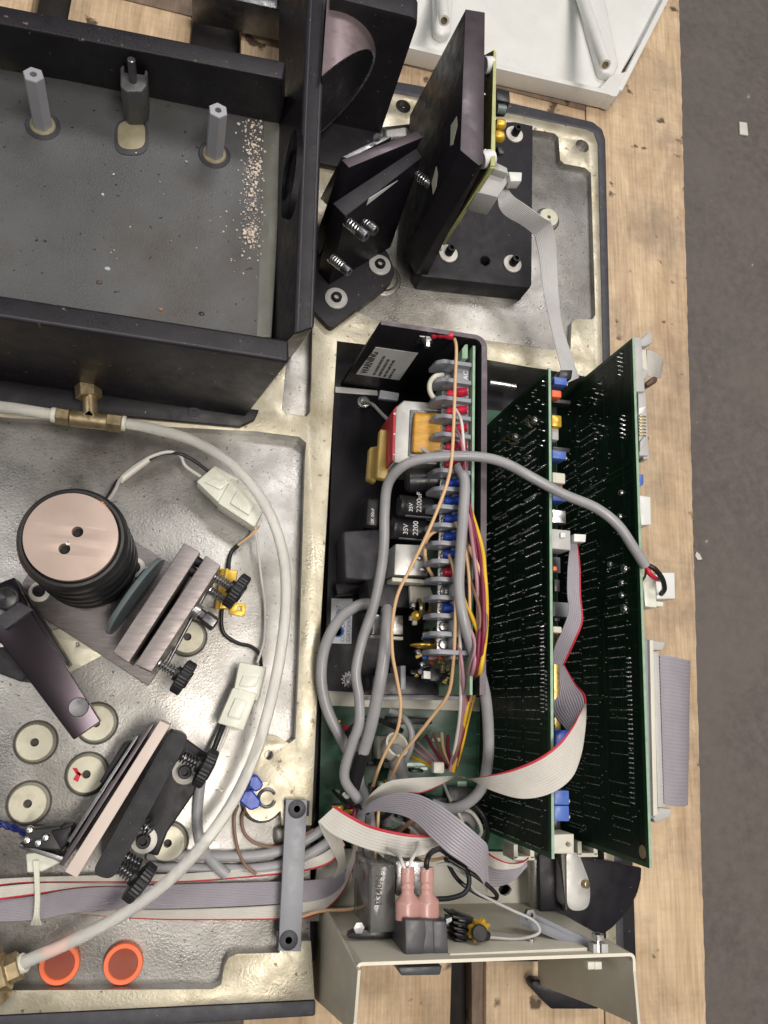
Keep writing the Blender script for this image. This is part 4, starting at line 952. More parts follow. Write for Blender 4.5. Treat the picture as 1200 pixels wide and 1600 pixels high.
cable('long white wire arching from the inlet to the yellow ringed potentiometer',[(682,1352,40),(700,1350,42),(728,1368,46),(740,1390,52),(765,1405,58),(800,1422,64),(832,1437,68),(843,1452,70),(836,1461,70),(806,1467,68),(762,1464,66)],.85,'ltgrey')
pot=thing('potentiometer','black ribbed potentiometer body with a yellow toothed ring','potentiometer',P(735,1455,50))
g=G(); g.slab([(716,1428),(750,1440),(752,1474),(724,1478),(712,1470)],62,48)
g.make('body',M['plastic'],pot,bevel=1)
for k in range(5):
    g=G(); y=1430+k*9; g.slab([(707+k,y),(730,y+5),(730,y+9),(708+k,y+5)],66,50); g.make('fin',M['black'],pot,bevel=.3)
g=G(); c=P(746,1450,66); ax=Vector((.15,-.35,.9)).normalized(); prof=[]
u,w,a_=frame(ax)
ring=[]
for k in range(32):
    r=6.6 if k%4<2 else 5.2; t=k*math.pi/16; ring.append((r*math.cos(t),r*math.sin(t)))
t_=G(); t_.prism(ring,0,2.4,[[(3.6*math.cos(k*math.pi/8),3.6*math.sin(k*math.pi/8)) for k in range(16)]])
g.v=[c+u*v.x+w*v.y+a_*v.z for v in t_.v]; g.f=t_.f; g.m=t_.m; g.make('toothed_ring',M['yel'],pot)
g=G(); g.cyl(P(746,1456,64),P(750,1458,76),4.2,18,ch=.6); g.cyl(P(750,1458,70),P(762,1463,68),2.6,14,ch=.4); g.make('shaft',M['plastic'],pot)
g=G(); g.slab([(727,1474),(800,1466),(806,1474),(728,1480)],52,50); g.make('foot_plate',M['steel'],pot)
# clear relay
rl=thing('clear_relay','clear plastic cased relay standing in the dark corner left of the pink connectors','relay',P(600,1410,10))
g=G(); g.slab([(581,1352),(617,1353),(619,1456),(578,1459)],60,16); g.make('case',M['clear'],rl,bevel=.8)
g=G(); g.slab([(588,1364),(610,1364),(611,1450),(587,1450)],48,17); g.make('coil',M['clay'],rl,bevel=1)
g=G(); g.slab([(546,1459),(560,1452),(622,1456),(620,1467),(560,1468),(544,1466)],56,50); g.make('bracket',M['plastic'],rl,bevel=.4)
g=G(); g.lathe(P(560,1449,57),(0,0,1),[(3,0),(3,1.5),(0,1.6)],6); g.make('nut',M['steel'],rl,flat=True)
text('B340N',5.4,P(596,1415,60.2),(0,1,0),(-1,0,0),M['ink'],'lettering',rl,bold=.08); text('24VDC 10A',2.4,P(608,1412,60.2),(0,1,0),(-1,0,0),M['ink'],'lettering',rl)
g=G(); g.slab([(619,1345),(664,1346),(663,1402),(619,1400)],50,20); o=g.make('filter_can',M['silver'],bevel=1); tag(o,'shiny metal can standing behind the two pink spade connectors','can')
# cream corner plate and dark parts at the lower right
g=G(); g.slab([(500,1326),(846,1332),(843,1440),(482,1440)],-20,-24,[[(796,1384),(800,1390),(796,1397),(789,1400),(782,1397),(779,1390),(782,1384),(789,1381)]]); g.make('corner_plate',M['cream'],base,bevel=.6)
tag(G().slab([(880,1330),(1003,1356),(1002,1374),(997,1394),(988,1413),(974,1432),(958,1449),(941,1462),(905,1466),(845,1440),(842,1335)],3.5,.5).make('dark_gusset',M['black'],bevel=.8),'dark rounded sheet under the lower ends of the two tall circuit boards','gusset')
tg=thing('cast_tongue','rounded cast aluminium tongue with a brass screw, below the tall boards','bracket',P(900,1380,-10))
g=G(); g.prism(rrect([P(x,y,18) for x,y in ((885,1330),(904,1332),(923,1382),(921,1422),(886,1424))],7,5),-6,18); g.make('body',M['sheet'],tg,bevel=1.4,seg=3)
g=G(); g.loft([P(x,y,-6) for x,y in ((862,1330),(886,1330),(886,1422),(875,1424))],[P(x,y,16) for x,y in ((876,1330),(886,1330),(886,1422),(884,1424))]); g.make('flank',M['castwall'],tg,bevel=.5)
g=G(); c=P(913,1381,18); g.lathe(c,(.5,0,1),[(2.5,0),(2.5,2.4),(2,2.8),(0,2.8)],16); g.make('screw',M['brass'],tg)
g=G(); g.cyl(P(835,1338,-4),P(837,1420,-8),4.2,18,ch=1); tag(g.make('cast_rod',M['cast']),'short cast metal rod lying beside the cream corner plate','rod')
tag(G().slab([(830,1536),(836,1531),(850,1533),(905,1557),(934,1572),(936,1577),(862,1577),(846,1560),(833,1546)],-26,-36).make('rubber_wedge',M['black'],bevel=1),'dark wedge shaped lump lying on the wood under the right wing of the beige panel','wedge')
# ================================================================== CABLES (centre)
cable('grey cable arching over the tall boards to a red and black wired plug',[(560,1250,10),(538,1215,18),(548,1168,25),(561,1130,30),(561,1090,33),(556,1050,35),(566,1000,38),(583,950,44),(594,900,50),(600,850,56),(601,800,62),(606,757,70),(626,731,80),(655,718,86),(700,713,90),(750,714,93),(790,724,96),(835,748,98),(880,772,98),(930,793,98),(965,820,98),(990,856,96),(1008,884,92)],3.1,'grey','grey_cable','cable')
cable('thick grey cable running down over the terminal strip and curling beside the board foot',[(716,728,80),(726,752,84),(724,800,84),(720,860,84),(717,920,84),(726,975,84),(744,1030,78),(758,1085,70),(763,1140,60),(762,1190,50),(752,1232,40),(728,1256,30),(700,1264,22),(675,1256,18)],3.3,'grey','grey_cable','cable')
cable('thick dark grey cable standing steeply between the power supply and the backplane',[(604,935,20),(604,985,40),(598,1040,42),(588,1095,36),(578,1140,28),(567,1176,20)],3.9,'grey','grey_cable','cable')
cable('grey cable bowing out left over the maker label of the power supply',[(590,944,30),(560,946,26),(530,968,20),(508,1010,12),(502,1060,8),(512,1110,6),(534,1155,6),(556,1200,4),(564,1240,2)],3.6,'grey','grey_cable','cable')
cable('short grey cable hooking round over the backplane',[(610,1110,0),(628,1118,4),(642,1140,6),(642,1165,4),(632,1190,0),(620,1210,-6)],2.2,'grey','grey_cable','cable')
cable('dark sleeve end of the thick cable at the backplane',[(568,1174,20),(560,1200,14),(552,1230,6)],4.4,'wire_b','cable_sleeve','sleeve')
cable('grey cable dropping past the left ribbon fold',[(563,1230,2),(570,1262,0),(560,1300,0),(560,1360,0),(563,1400,0)],4,'grey','grey_cable','cable')
cable('second grey cable behind the ribbon fold',[(620,1190,0),(610,1230,-2),(604,1290,-4)],3.4,'grey','grey_cable','cable')
cable('tan wire hanging from the red ground lug and down across the supply',[(709,526,75),(713,545,84),(711,600,88),(709,660,90),(706,715,93),(700,750,90),(686,790,86),(665,840,80),(640,890,72),(621,930,66),(613,975,60),(613,1020,54),(620,1060,48),(626,1100,42),(621,1140,34),(605,1170,26),(592,1200,16),(583,1228,6)],1.05,'wire_o')
cable('tan wire running from the lower red lug to the backplane',[(702,868,74),(709,890,82),(712,930,84),(711,980,80),(708,1040,70),(700,1085,60),(675,1120,48),(650,1152,36),(628,1180,24),(612,1214,10)],1.05,'wire_o')
cable('grey ground wire crossing the dark floor to the transformer',[(569,628,-12),(582,632,0),(600,650,15),(625,672,40),(650,694,60),(672,710,66)],1.25,'ltgrey')
cable('small white looped jumper beside the upper terminals',[(692,586,70),(680,588,72),(672,598,70),(672,612,68),(680,624,66),(692,628,66)],1.6,'cream')
cable('tan wire looping beside the blue lugs',[(688,826,60),(670,838,62),(664,860,60),(668,885,58),(676,900,56)],1.1,'wire_o')
bundle=[('wire_m',0,'maroon'),('wire_m',5,'dark maroon'),('wire_k',-4,'mauve'),('wire_y',9,'rightmost yellow'),('wire_br',7,'brown'),('wire_k',-8,'pale mauve'),('wire_y',2,'inner yellow'),('wire_br',-2,'dark brown'),('wire_o',4,'orange')]
starts=[(722,735),(724,760),(716,700),(728,775),(726,890),(708,940),(722,930),(722,870),(712,816)]
for i,(m,o,nm) in enumerate(bundle):
    sx_,sy=starts[i]; out=[(sx_,sy,78)]
    for (x,y,z) in ((735,800,87),(742,850,88),(748,900,88),(751,950,88),(749,1000,86),(743,1045,80),(734,1075,58),(726,1120,48),(716,1165,36),(706,1205,24)):
        if y>sy+40: out.append((x+o*(1.0 if y<1120 else .5)+random.uniform(-1,1),y,z+random.uniform(-4,3)))
    cable(f'{nm} wire in the loose bundle between the terminals and the backplane',out,1.15 if m!='wire_y' else 1.35,m,grp='loose wires of the coloured bundle')
for i,(m,nm,x1,y1,x2,y2) in enumerate((('wire_m','maroon',666,1150,698,1200),('wire_br','brown',678,1146,702,1202),('wire_o','orange',690,1146,704,1205),('wire_k','mauve',652,1160,694,1202),('wire_m','dark red',700,1150,708,1204),('wire_y','yellow',640,1182,690,1207),('wire_k','pinkish',642,1166,690,1206))):
    cable(f'short {nm} wire fanning from the backplane plug to the bundle tie',[(x1,y1,-4),((x1+x2)/2-4,(y1+y2)/2-4,8),(x2,y2,20)],1.1,m,grp='short wires fanning into the bundle tie')
g=G(); c=P(684,1199,22); g.box(c,(3.6,0,0),(0,3.4,0),(0,0,3)); tag(g.make('cable_tie',M['cream'],bevel=1.2),'pale plastic tie head gathering the coloured wire bundle','cable tie')
g=G(); g.lathe(P(610,1172,5),(.3,.5,1),[(7,0),(8,2),(8,9),(6.6,9),(6.6,0)],26); tag(g.make('plastic_ring',M['cream']),'cream plastic ring standing on the backplane among the cables','ring')
g=G(); g.cyl(P(616,1172,8),P(628,1225,-8),5.4,18,ch=.5); tag(g.make('cable_stub',M['grey']),'fat grey cable stub inside the cream plastic ring','cable')
cable('red looped wire at the left of the backplane',[(545,1158,-4),(536,1154,0),(532,1146,2),(536,1138,2),(545,1138,0)],1.5,'redlug')
cable('black wire pair above the backplane',[(540,1148,0),(556,1132,4),(575,1122,4),(600,1128,0),(628,1142,-6)],1.7,'wire_b')
cable('white wire curl beside the grey cables',[(548,1216,2),(550,1232,4),(543,1245,4),(537,1240,2)],1.3,'wire_w')
cable('dark red wire under the cable crossing',[(560,1240,2),(552,1252,2),(545,1262,0)],2.0,'wire_m')
cable('fat grey cable curling behind the crossing ribbons',[(610,1250,-6),(640,1262,-4),(672,1272,0),(700,1280,2),(728,1276,2),(745,1290,0)],3.2,'grey','grey_cable','cable')
cable('thin white wire hooped behind the mauve ribbon',[(712,1262,4),(735,1268,10),(748,1284,12),(752,1300,10),(744,1312,6)],1.2,'wire_w')
cable('black wire hooped beside the foot of the left tall board',[(706,1256,6),(738,1258,14),(756,1276,16),(762,1300,12),(758,1320,6)],1.5,'wire_b')
cable('tan wire lying across the dark pocket above the clear relay',[(640,1340,10),(672,1344,16),(700,1338,18),(712,1330,16)],1.0,'wire_o')
cable('grey cable running down in front of the clear relay',[(576,1262,2),(580,1300,6),(574,1345,10),(566,1385,8),(562,1410,2)],3.2,'grey','grey_cable','cable')
for i,(m,nm,sx_,sy_) in enumerate((('wire_w','white',712,640),('wire_k','mauve',712,668),('wire_m','maroon',712,690),('wire_br','brown',716,800),('wire_o','orange',716,830),('wire_w','pale',716,952),('wire_k','pinkish',720,1010))):
    cable(f'{nm} wire leaving the terminal strip beside the thick grey cable, start number {i+1} from the top' if False else f'{nm} lead dropping from the terminal strip beside the thick grey cable',[(sx_,sy_,78),(sx_+9,sy_+20,84),(sx_+13+i,sy_+70,84),(sx_+16+i*.6,sy_+150,80)] if sy_<900 else [(sx_-4,sy_-4,74),(sx_+2,sy_+30,78),(sx_+4,1090,64),(sx_-2,1150,44),(704,1200,24)],1.0,m)
rr=random.Random(41)
for i,(x0,y0,x1,y1,m,nm) in enumerate(((520,1235,600,1300,'wire_b','black'),(560,1290,640,1240,'wire_b','black'),(600,1300,690,1270,'wire_br','brown'),(540,1310,560,1230,'wire_m','maroon'),(650,1230,720,1300,'wire_b','black'),(590,1235,660,1310,'grey','thin grey'),(690,1215,730,1310,'wire_w','dirty white'))):
    mx,my=(x0+x1)/2+rr.uniform(-14,14),(y0+y1)/2+rr.uniform(-18,18)
    cable(f'{nm} wire lost in the tangle under the crossing ribbon cables',[(x0,y0,-10),((x0+mx)/2,(y0+my)/2+6,2),(mx,my,10),((x1+mx)/2,(y1+my)/2-5,4),(x1,y1,-8)],rr.uniform(1.0,1.7),m,grp='wires tangled under the crossing ribbon cables')
# plug wires at the right end
cable('red wire at the end of the grey cable on the right',[(1010,884,92),(1015,896,92),(1024,904,88),(1032,906,80)],1.5,'redlug')
cable('black wire hooking into the white plug on the right',[(1012,883,93),(1024,890,93),(1035,905,90),(1038,920,84),(1033,928,76)],1.6,'wire_b')
cable('thin brown wire dropping from the cable end behind the board edge',[(1009,886,90),(1008,900,86),(1000,912,80)],.7,'wire_br')
# ribbons in the middle
def rib(label,A,B,n,m,red=None,th=.45,sub=8):
    g=G(); g.ribbon(A,B,max(6,int(n*.72)),th,sub,red); o=g.make('ribbon_cable',[M[m],M['red']]); return tag(o,label,'ribbon cable')
rib('pale ribbon cable zigzagging down between the two tall boards',
  [(891,848,82),(887,885,80),(886,925,78),(888,955,76),(878,985,72),(866,1012,66),(862,1036,60)],
  [(903,849,82),(907,885,80),(908,930,78),(911,970,76),(900,1000,72),(890,1022,66),(881,1040,60)],12,'ribbonp',red='B')
rib('grey ribbon cable bulging out from behind the left tall board',
  [(862,1030,50),(861,1070,55),(862,1110,62),(880,1135,76),(890,1146,84)],
  [(881,1038,50),(899,1068,60),(914,1085,70),(916,1105,78),(914,1118,84)],20,'ribbonp',red='B')
rib('broad pale ribbon cable sweeping under the left tall board into the backplane',
  [(916,1100,86),(914,1140,96),(908,1180,98),(893,1216,98),(860,1240,97),(815,1248,92),(770,1236,80),(738,1220,66),(712,1213,52),(680,1214,45),(640,1216,40),(605,1222,34),(580,1240,26),(565,1262,14)],
  [(912,1102,86),(905,1115,95),(894,1135,98),(872,1162,99),(840,1185,96),(800,1202,88),(765,1211,78),(735,1216,64),(712,1215,52),(690,1226,45),(660,1239,38),(635,1240,32),(603,1254,24),(590,1268,14)],20,'ribbonw',red='B')
rib('mauve ribbon cable crossing over the others in the centre',
  [(558,1272,20),(585,1250,32),(620,1239,44),(655,1242,54),(690,1260,62),(725,1286,66),(752,1310,66),(762,1322,64),(762,1345,56)],
  [(556,1276,18),(585,1268,28),(620,1272,40),(648,1284,48),(675,1310,56),(700,1333,60),(728,1352,60),(750,1372,56),(761,1395,48)],16,'ribbonp')
rib('pale ribbon cable with a red edge sagging below the mauve one',
  [(524,1259,34),(545,1272,38),(575,1288,42),(610,1298,46),(650,1304,48),(690,1303,46),(715,1297,40)],
  [(497,1284,34),(520,1304,38),(560,1322,42),(600,1334,46),(640,1340,50),(675,1331,48),(712,1318,42)],12,'ribbonw',red='A')
rib('pale ribbon leg folding down from the left corner of the sagging ribbon',
  [(497,1284,33),(506,1306,28),(520,1332,18),(528,1352,6),(520,1372,-2)],
  [(525,1260,33),(531,1290,30),(536,1318,20),(540,1340,8),(538,1365,-2)],12,'ribbonw')
rib('small pale ribbon end with a red edge by the foot of the left tall board',
  [(760,1330,40),(775,1340,44),(795,1348,46),(815,1347,44),(826,1340,40)],
  [(762,1352,38),(776,1358,42),(795,1358,44),(812,1354,42),(824,1343,40)],8,'ribbonw',red='A')
rib('small mauve ribbon curl under the foot of the left tall board',
  [(762,1352,30),(780,1358,34),(800,1356,36),(822,1346,34)],
  [(764,1386,26),(785,1384,28),(805,1374,30),(824,1352,32)],10,'ribbonp')
# left bundle
rib('uppermost pale ribbon of the flat bundle along the bottom pocket',
  [(-20,1374,-4),(60,1370,-4),(200,1366,-4),(300,1364,-4),(440,1350,-4),(500,1336,-3),(534,1310,0)],
  [(-20,1386,-4),(50,1379,-4),(200,1379,-4),(300,1378,-4),(440,1366,-4),(510,1352,-3),(540,1322,0)],9,'ribbonw',red='B')
rib('pale ribbon wedge with a red edge at the left end of the bundle',
  [(-20,1387,-3),(60,1380,-3),(150,1380,-4),(230,1382,-5)],[(-20,1409,-3),(50,1399,-3),(130,1386,-4),(225,1384,-5)],10,'ribbonw',red='B')
rib('mauve grey ribbon in the middle of the flat bundle',
  [(-20,1408,-6),(50,1400,-6),(120,1388,-6),(210,1384,-6),(300,1381,-5),(440,1377,-4),(510,1372,-3),(545,1355,0)],
  [(-20,1441,-6),(60,1437,-6),(110,1427,-6),(200,1421,-6),(300,1419,-5),(440,1412,-4),(510,1402,-3),(545,1372,0)],22,'ribbonp')
rib('lowest pale ribbon of the flat bundle, red lower edge',
  [(88,1421,-8),(200,1421,-8),(300,1420,-7),(440,1413,-6),(500,1400,-4),(532,1376,-2),(548,1340,2),(556,1300,6)],
  [(86,1425,-8),(200,1435,-8),(300,1438,-7),(440,1437,-6),(492,1431,-4),(530,1402,-2),(550,1362,2),(566,1305,6)],13,'ribbonw',red='B')
cable('upper grey cable running beside the flat ribbon bundle',[(230,1336,-8),(330,1338,-6),(400,1337,-5),(450,1325,-4),(495,1302,-2),(530,1272,0)],3.1,'grey','grey_cable','cable')
cable('lower grey cable running beside the flat ribbon bundle',[(228,1354,-9),(330,1357,-8),(400,1357,-6),(460,1345,-5),(510,1318,-2),(540,1290,0)],3.1,'grey','grey_cable','cable')
cable('grey cable coming down from the lower mirror mount into the bundle',[(316,1205,-4),(311,1240,-6),(308,1280,-8),(314,1320,-8),(335,1350,-4),(355,1368,-3)],3.2,'grey','grey_cable','cable')
cable('tan wire leaving the blue connectors, outer loop',[(372,1258,-4),(366,1280,-6),(370,1320,-4),(382,1350,-1),(400,1366,-1)],.9,'wire_br')
cable('tan wire leaving the blue connectors, inner loop',[(385,1262,-4),(378,1280,-6),(384,1305,-6),(405,1320,-6),(440,1322,-4),(490,1296,0)],.9,'wire_br')
cable('tan wire running under the corner plate to the supply relay',[(455,1438,-4),(500,1424,0),(550,1420,8),(574,1405,14),(583,1370,20),(588,1320,20),(592,1260,16)],1.0,'wire_o')
# ================================================================== BRIDGE BAR
bb=thing('bridge_bar','flat grey metal bar bridging the ribbon bundle, a screw at each end','bar',P(460,1370,0))
g=G(); g.slab([(447,1249),(480,1250),(470,1487),(435,1486)],6,3,); g.make('strap',M['edge'] if False else M['greyplastic'],bb,bevel=.4)
for px,py in ((464,1264),(451,1469)):
    g=G(); c=P(px,py,6); g.lathe(c,(0,0,1),[(5.4,0),(5.4,.35),(5,.6),(2,.6),(1.8,-.6),(0,-.6)],24); g.make('socket_screw',M['edge'],bb)
g=G(); g.slab([(444,1252),(484,1252),(483,1275),(446,1275)],3,0); g.make('pad',M['edge'],bb,bevel=.3); g=G(); g.slab([(432,1455),(472,1455),(471,1480),(432,1480)],3,0); g.make('pad',M['edge'],bb,bevel=.3)
# ================================================================== LEFT OPTICS
coil=thing('coil_drum','round drum wound with black rubber rings under a copper toned disc','drum',P(128,863,-3))
zc=79; c=P(111,838,zc); c0_=Vector((c.x,c.y,-3))
g=G(); g.lathe(c0_,(0,0,1),[(26,0),(28.4,1),(29,8),(29,13),(26.6,16),(29,19),(29,28),(26.4,31),(28.8,34),(28.8,43),(26.2,46.5),(28.4,50),(28.2,59),(26,62),(28,65),(28.4,71),(27.6,75.5),(26,78),(24.6,78.3),(23.6,77.4),(23.4,74)],72); g.make('rubber_rings',M['rubber'],coil)
g=G(); g.prism([(c.x+23.3*math.cos(k*math.pi/36),c.y+23.3*math.sin(k*math.pi/36)) for k in range(72)],zc-7,zc,[chole(0,0,0) if False else [(p.x,p.y) for p in circ(121,831,zc,2.9,20)],[(p.x,p.y) for p in circ(100.5,857.5,zc,2.9,20)]]); g.make('top_disc',M['pink'],coil,bevel=.4)
g=G(); g.lathe(P(106,849,zc),(0,0,1),[(1.1,0),(1.1,.3),(0,.4)],12); g.make('centre_pin',M['silver'],coil)
g=G(); 
for k in range(4): g.tube([P(152+k*3,781+k*4,zc-3),P(160+k*3,786+k*4,zc-1),P(170+k*2,797+k*3,zc-4)],.9,8)
o=g.make('copper_windings',M['copper'],coil); o['kind']='stuff'
mt=thing('mirror_mount','brushed steel mirror mount with two upright bars, springs and black knobs beside the drum','mirror mount',P(220,950,-8))
g=G(); g.slab([(330,918),(232,1072),(20,934),(113,787)],-4,-10); g.make('base_plate',M['brush'],mt,bevel=.5)
def upright(px,zt,zb,nm,m,b=.5,par=None):
    g=G(); g.slab(px,zt,zb); return g.make(nm,M[m],par or mt,bevel=b,seg=3)
upright([(288,848),(313,863),(201,1036),(176,1019)],34,-4,'mirror_bar','alu')
upright([(322,868),(345,884),(237,1050),(211,1038)],36,-4,'fixed_bar','alu')
g=G(); a=P(212,930,14); ax=(P(240,948,14)-P(200,922,14)).normalized()
g.lathe(a-ax*3,ax,[(22,0),(27,1.6),(27.6,3),(27,4.5),(20,5)],48); g.make('glass_disc',M['glass'],mt)
def spring_knob(root,a,b,R=3.0,k=11.6,kt=6.6,turns=8,knob=True,m='silver'):
    a,b=P(*a),P(*b); g=G(); g.spring(a,b,R,.55,turns); o=g.make('spring',M[m],root)
    g=G(); g.cyl(a,b,R*.5,10); g.make('stud',M['steel'],root)
    d=(b-a).normalized()
    if knob:
        g=G(); n=64; u,w,x=frame(d); vs=[]
        pr=[(k*.86,0),(k,.8),(k,kt-.8),(k*.9,kt),(k*.5,kt),(k*.5,kt+.8),(0,kt+.8)]
        g.lathe(b-d*2.2,d,[(4.6,0),(4.6,2.4)],20)
        b0=len(g.v); 
        for r,h in pr:
            for j in range(n):
                t=2*math.pi*j/n; rr_=r*(1.0 if j%2 or r<k*.85 else .965); g.v.append(b+x*h+(u*math.cos(t)+w*math.sin(t))*rr_)
        for i in range(len(pr)-1):
            for j in range(n): g.f.append((b0+i*n+j,b0+i*n+(j+1)%n,b0+(i+1)*n+(j+1)%n,b0+(i+1)*n+j)); g.m.append(0)
        g.f.append(tuple(b0+j for j in range(n))); g.m.append(0)
        g.make('knob',M['rubber'],root,ang=25)
spring_knob(mt,(333,899,22),(363,919,22)); 
spring_knob(mt,(326,920,2),(352,938,2),2.6,k=10,knob=False)
spring_knob(mt,(246,1034,20),(279,1054,20),k=10.5)
g=G(); c=P(300,950,16); d=(P(322,966,16)-c).normalized(); g.lathe(c,d,[(3,0),(3.6,6),(3.6,9),(4.4,9),(4.8,17),(3.6,18),(0,18)],6); g.make('hex_nut',M['steel'],mt,bevel=.3)
g=G(); g.cyl(P(296,948,16),P(312,958,16),4.6,18,ch=.4); g.make('collar',M['silver'],mt)
g=G(); g.cyl(P(322,925,10),P(262,1036,10),1.1,10); g.cyl(P(330,905,10),P(290,965,10),1.6,10); g.make('tie_rod',M['steel'],mt)
for px,py in ((306,876),(296,890)):
    g=G(); a_=P(px,py,26); g.cyl(a_-ax*3,a_+ax*7,3.1,16); g.make('pivot',M['black'],mt)
for px,py in ((211,887),(62,925)): washer_screw(mt,px,py,-4,r=6.2,tall=5,mw='wire_w',rs=3.4)
# gold cased resistor
gr=thing('gold_resistor','gold metal cased resistor with mounting tabs and black sleeved leads','resistor',P(356,922,-12))
g=G(); g.slab([(345,888),(372,891),(363,951),(335,951)],-2,-11); g.make('case',M['yel'],gr,bevel=1)
g=G(); g.slab([(352,888),(357,888),(347,951),(342,951)],-.6,-3); g.make('case_rib',M['yel'],gr,bevel=.4)
for q,h in (([(360,941),(384,943),(383,961),(378,963),(357,959)],(374,950)),([(338,886),(350,888),(346,904),(336,902)],(342,894))):
    g=G(); g.slab(q,-8,-11.5,[[(h[0]+3*math.cos(k*math.pi/5),h[1]+3*math.sin(k*math.pi/5)) for k in range(10)]]); g.make('mounting_tab',M['yel'],gr,bevel=.4)
# knobs arms: black holder on the left edge
hd_=thing('lens_holder','glossy black slotted bar holding a small lens at the left edge','lens holder',P(60,1040,-10))
upright([(-12,915),(22,902),(108,1036),(98,1046),(-12,1000)],18,2,'lower_bar','black',.6,hd_)
upright([(-30,925),(22,903),(48,955),(157,1127),(115,1156),(0,1003),(-30,985)],30,22,'upper_bar','sheen',.5,hd_)
g=G(); c=P(10,934,31); g.lathe(c,(0,0,1),[(6,0),(7,.6),(7,2.2),(6.4,2.5),(6,1.2),(0,.6)],36); g.make('lens_ring',M['plastic'],hd_)
g=G(); g.lathe(c,(0,0,1),[(5.9,1),(3.5,1.8),(0,2.2)],30); g.make('lens',M['plastic'],hd_)
g=G(); g.slab([(-10,968),(30,940),(52,952),(8,984)],33,29); g.make('clamp_bar',M['edge'],hd_,bevel=.5)
g=G(); g.slab([(-20,1012),(18,1010),(44,1052),(34,1066),(-20,1046)],16,-12); g.make('block',M['blackp'],hd_,bevel=1)
g=G(); c=P(123,1105,30); g.lathe(c,(0,0,1),[(5.4,0),(5.4,.5),(5,.8),(.8,.5),(0,.5)],30); g.make('screw_head',M['steel'],hd_)
g=G(); g.slab([(70,993),(84,985),(132,1046),(118,1054)],2,-12); tag(g.make('metal_strip',M['steel'],bevel=.5),'dark metal strip in the shade under the glossy black lens holder','strip') if False else None
# second mirror mount
m2=thing('mirror_mount','black mirror mount with a pale pink glass plate, white washers and black knobs','mirror mount',P(230,1250,-12))
up2=lambda px,zt,zb,nm,m,b=.5: upright(px,zt,zb,nm,m,b,m2)
up2([(268,1138),(326,1180),(303,1240),(262,1300),(247,1338),(215,1330),(200,1300)],-2,-12,'base_block','black',1.2)
g=G(); g.prism(rrect([P(x,y,30) for x,y in ((267,1139),(297,1152),(176,1376),(142,1366))],6,5),-4,30); g.make('fixed_bar',M['blackp'],m2,bevel=1.2,seg=3)
up2([(250,1126),(266,1133),(120,1372),(101,1362)],36,2,'pink_glass','pinkglass',.4)
up2([(235,1130),(240,1133),(98,1354),(92,1350)],30,0,'thin_plate','purple',.2)
up2([(212,1150),(217,1150),(110,1318),(105,1314)],24,-2,'thin_plate','steel',.2)
up2([(193,1160),(206,1160),(165,1225),(155,1222)],18,-8,'thin_plate','black',.4)
for px,py in ((289,1205),(225,1312)): washer_screw(m2,px,py,-2,r=7.5,tall=8,mw='wire_w',rs=4)
spring_knob(m2,(285,1182,14),(313,1196,14),R=3.2,k=11.5,turns=6,m='steel'); 
spring_knob(m2,(182,1350,18),(211,1373,18),R=3.4,k=11.5,turns=7,m='steel')
spring_knob(m2,(196,1338,4),(220,1352,4),R=3.2,knob=False,turns=5,m='steel')
spring_knob(m2,(222,1285,10),(236,1300,12),R=3.6,knob=False,turns=3,m='steel')
# switch
sw=thing('micro_switch','small black switch assembly with shiny screws and twisted blue wires','switch',P(75,1320,-10))
up3=lambda px,zt,zb,nm,m,b=.5: upright(px,zt,zb,nm,m,b,sw)
up3([(40,1296),(95,1290),(100,1330),(35,1325)],12,-6,'body','plastic',1); up3([(30,1318),(105,1340),(100,1348),(30,1325)],6,-8,'lever','steel',.3); up3([(80,1300),(112,1290),(112,1310),(96,1330)],16,0,'bracket','black',.6)
for px,py in ((47,1296),(60,1316),(72,1308),(104,1312),(100,1322),(43,1312)):
    g=G(); g.lathe(P(px,py,12),(0,0,1),[(2.2,0),(2.2,1),(1.4,2),(0,2.2)],14); g.make('screw',M['silver'],sw)
cable('dark blue wire twisted with another at the left edge',[(-20,1284,-4),(0,1290,-2),(10,1287,-2),(22,1297,0),(34,1297,4),(44,1300,8)],1.1,'navy'); cable('second dark blue wire of the twisted pair',[(-20,1290,-4),(0,1284,-2),(12,1294,-2),(24,1290,0),(34,1302,4),(42,1306,8)],1.1,'navy')
zt_=thing('cable_tie','milky cable tie strapping the ribbon bundle at the lower left','cable tie',P(58,1400,-10))
g=G(); g.ribbon([(51,1345,2),(53,1370,1),(54,1400,0),(52,1430,-2),(46,1446,-10)],[(61,1345,2),(62,1370,1),(63,1400,0),(62,1430,-2),(66,1446,-10)],3,.5); g.make('strap',M['nylon'],zt_)
up4=upright([(40,1334),(70,1330),(95,1348),(66,1362),(42,1364)],0,-10,'anchor','nylon',1,zt_)
# orange caps
def ocap(px,py,l):
    r=thing('orange_cap',l,'cap',P(px,py,-9),'orange plug caps'); c=P(px,py,-3); c.z=-8.9
    g=G(); g.lathe(c,(0,0,1),[(10.4,0),(10.9,3.6),(10.4,4.6),(8.2,4.6),(7.8,4.2),(7.2,-.6)],44); g.lathe(c+Vector((0,0,.2)),(0,0,1),[(7.8,3.6),(6.4,0),(0,.1)],30,mi=1); g.make('cap_body',[M['orange'],M['orange_shade']],r); return r
ocap(92,1508,'orange plastic cap partly under the clear tube at the lower left'); ocap(192,1508,'orange plastic cap fully uncovered, right of the other one')
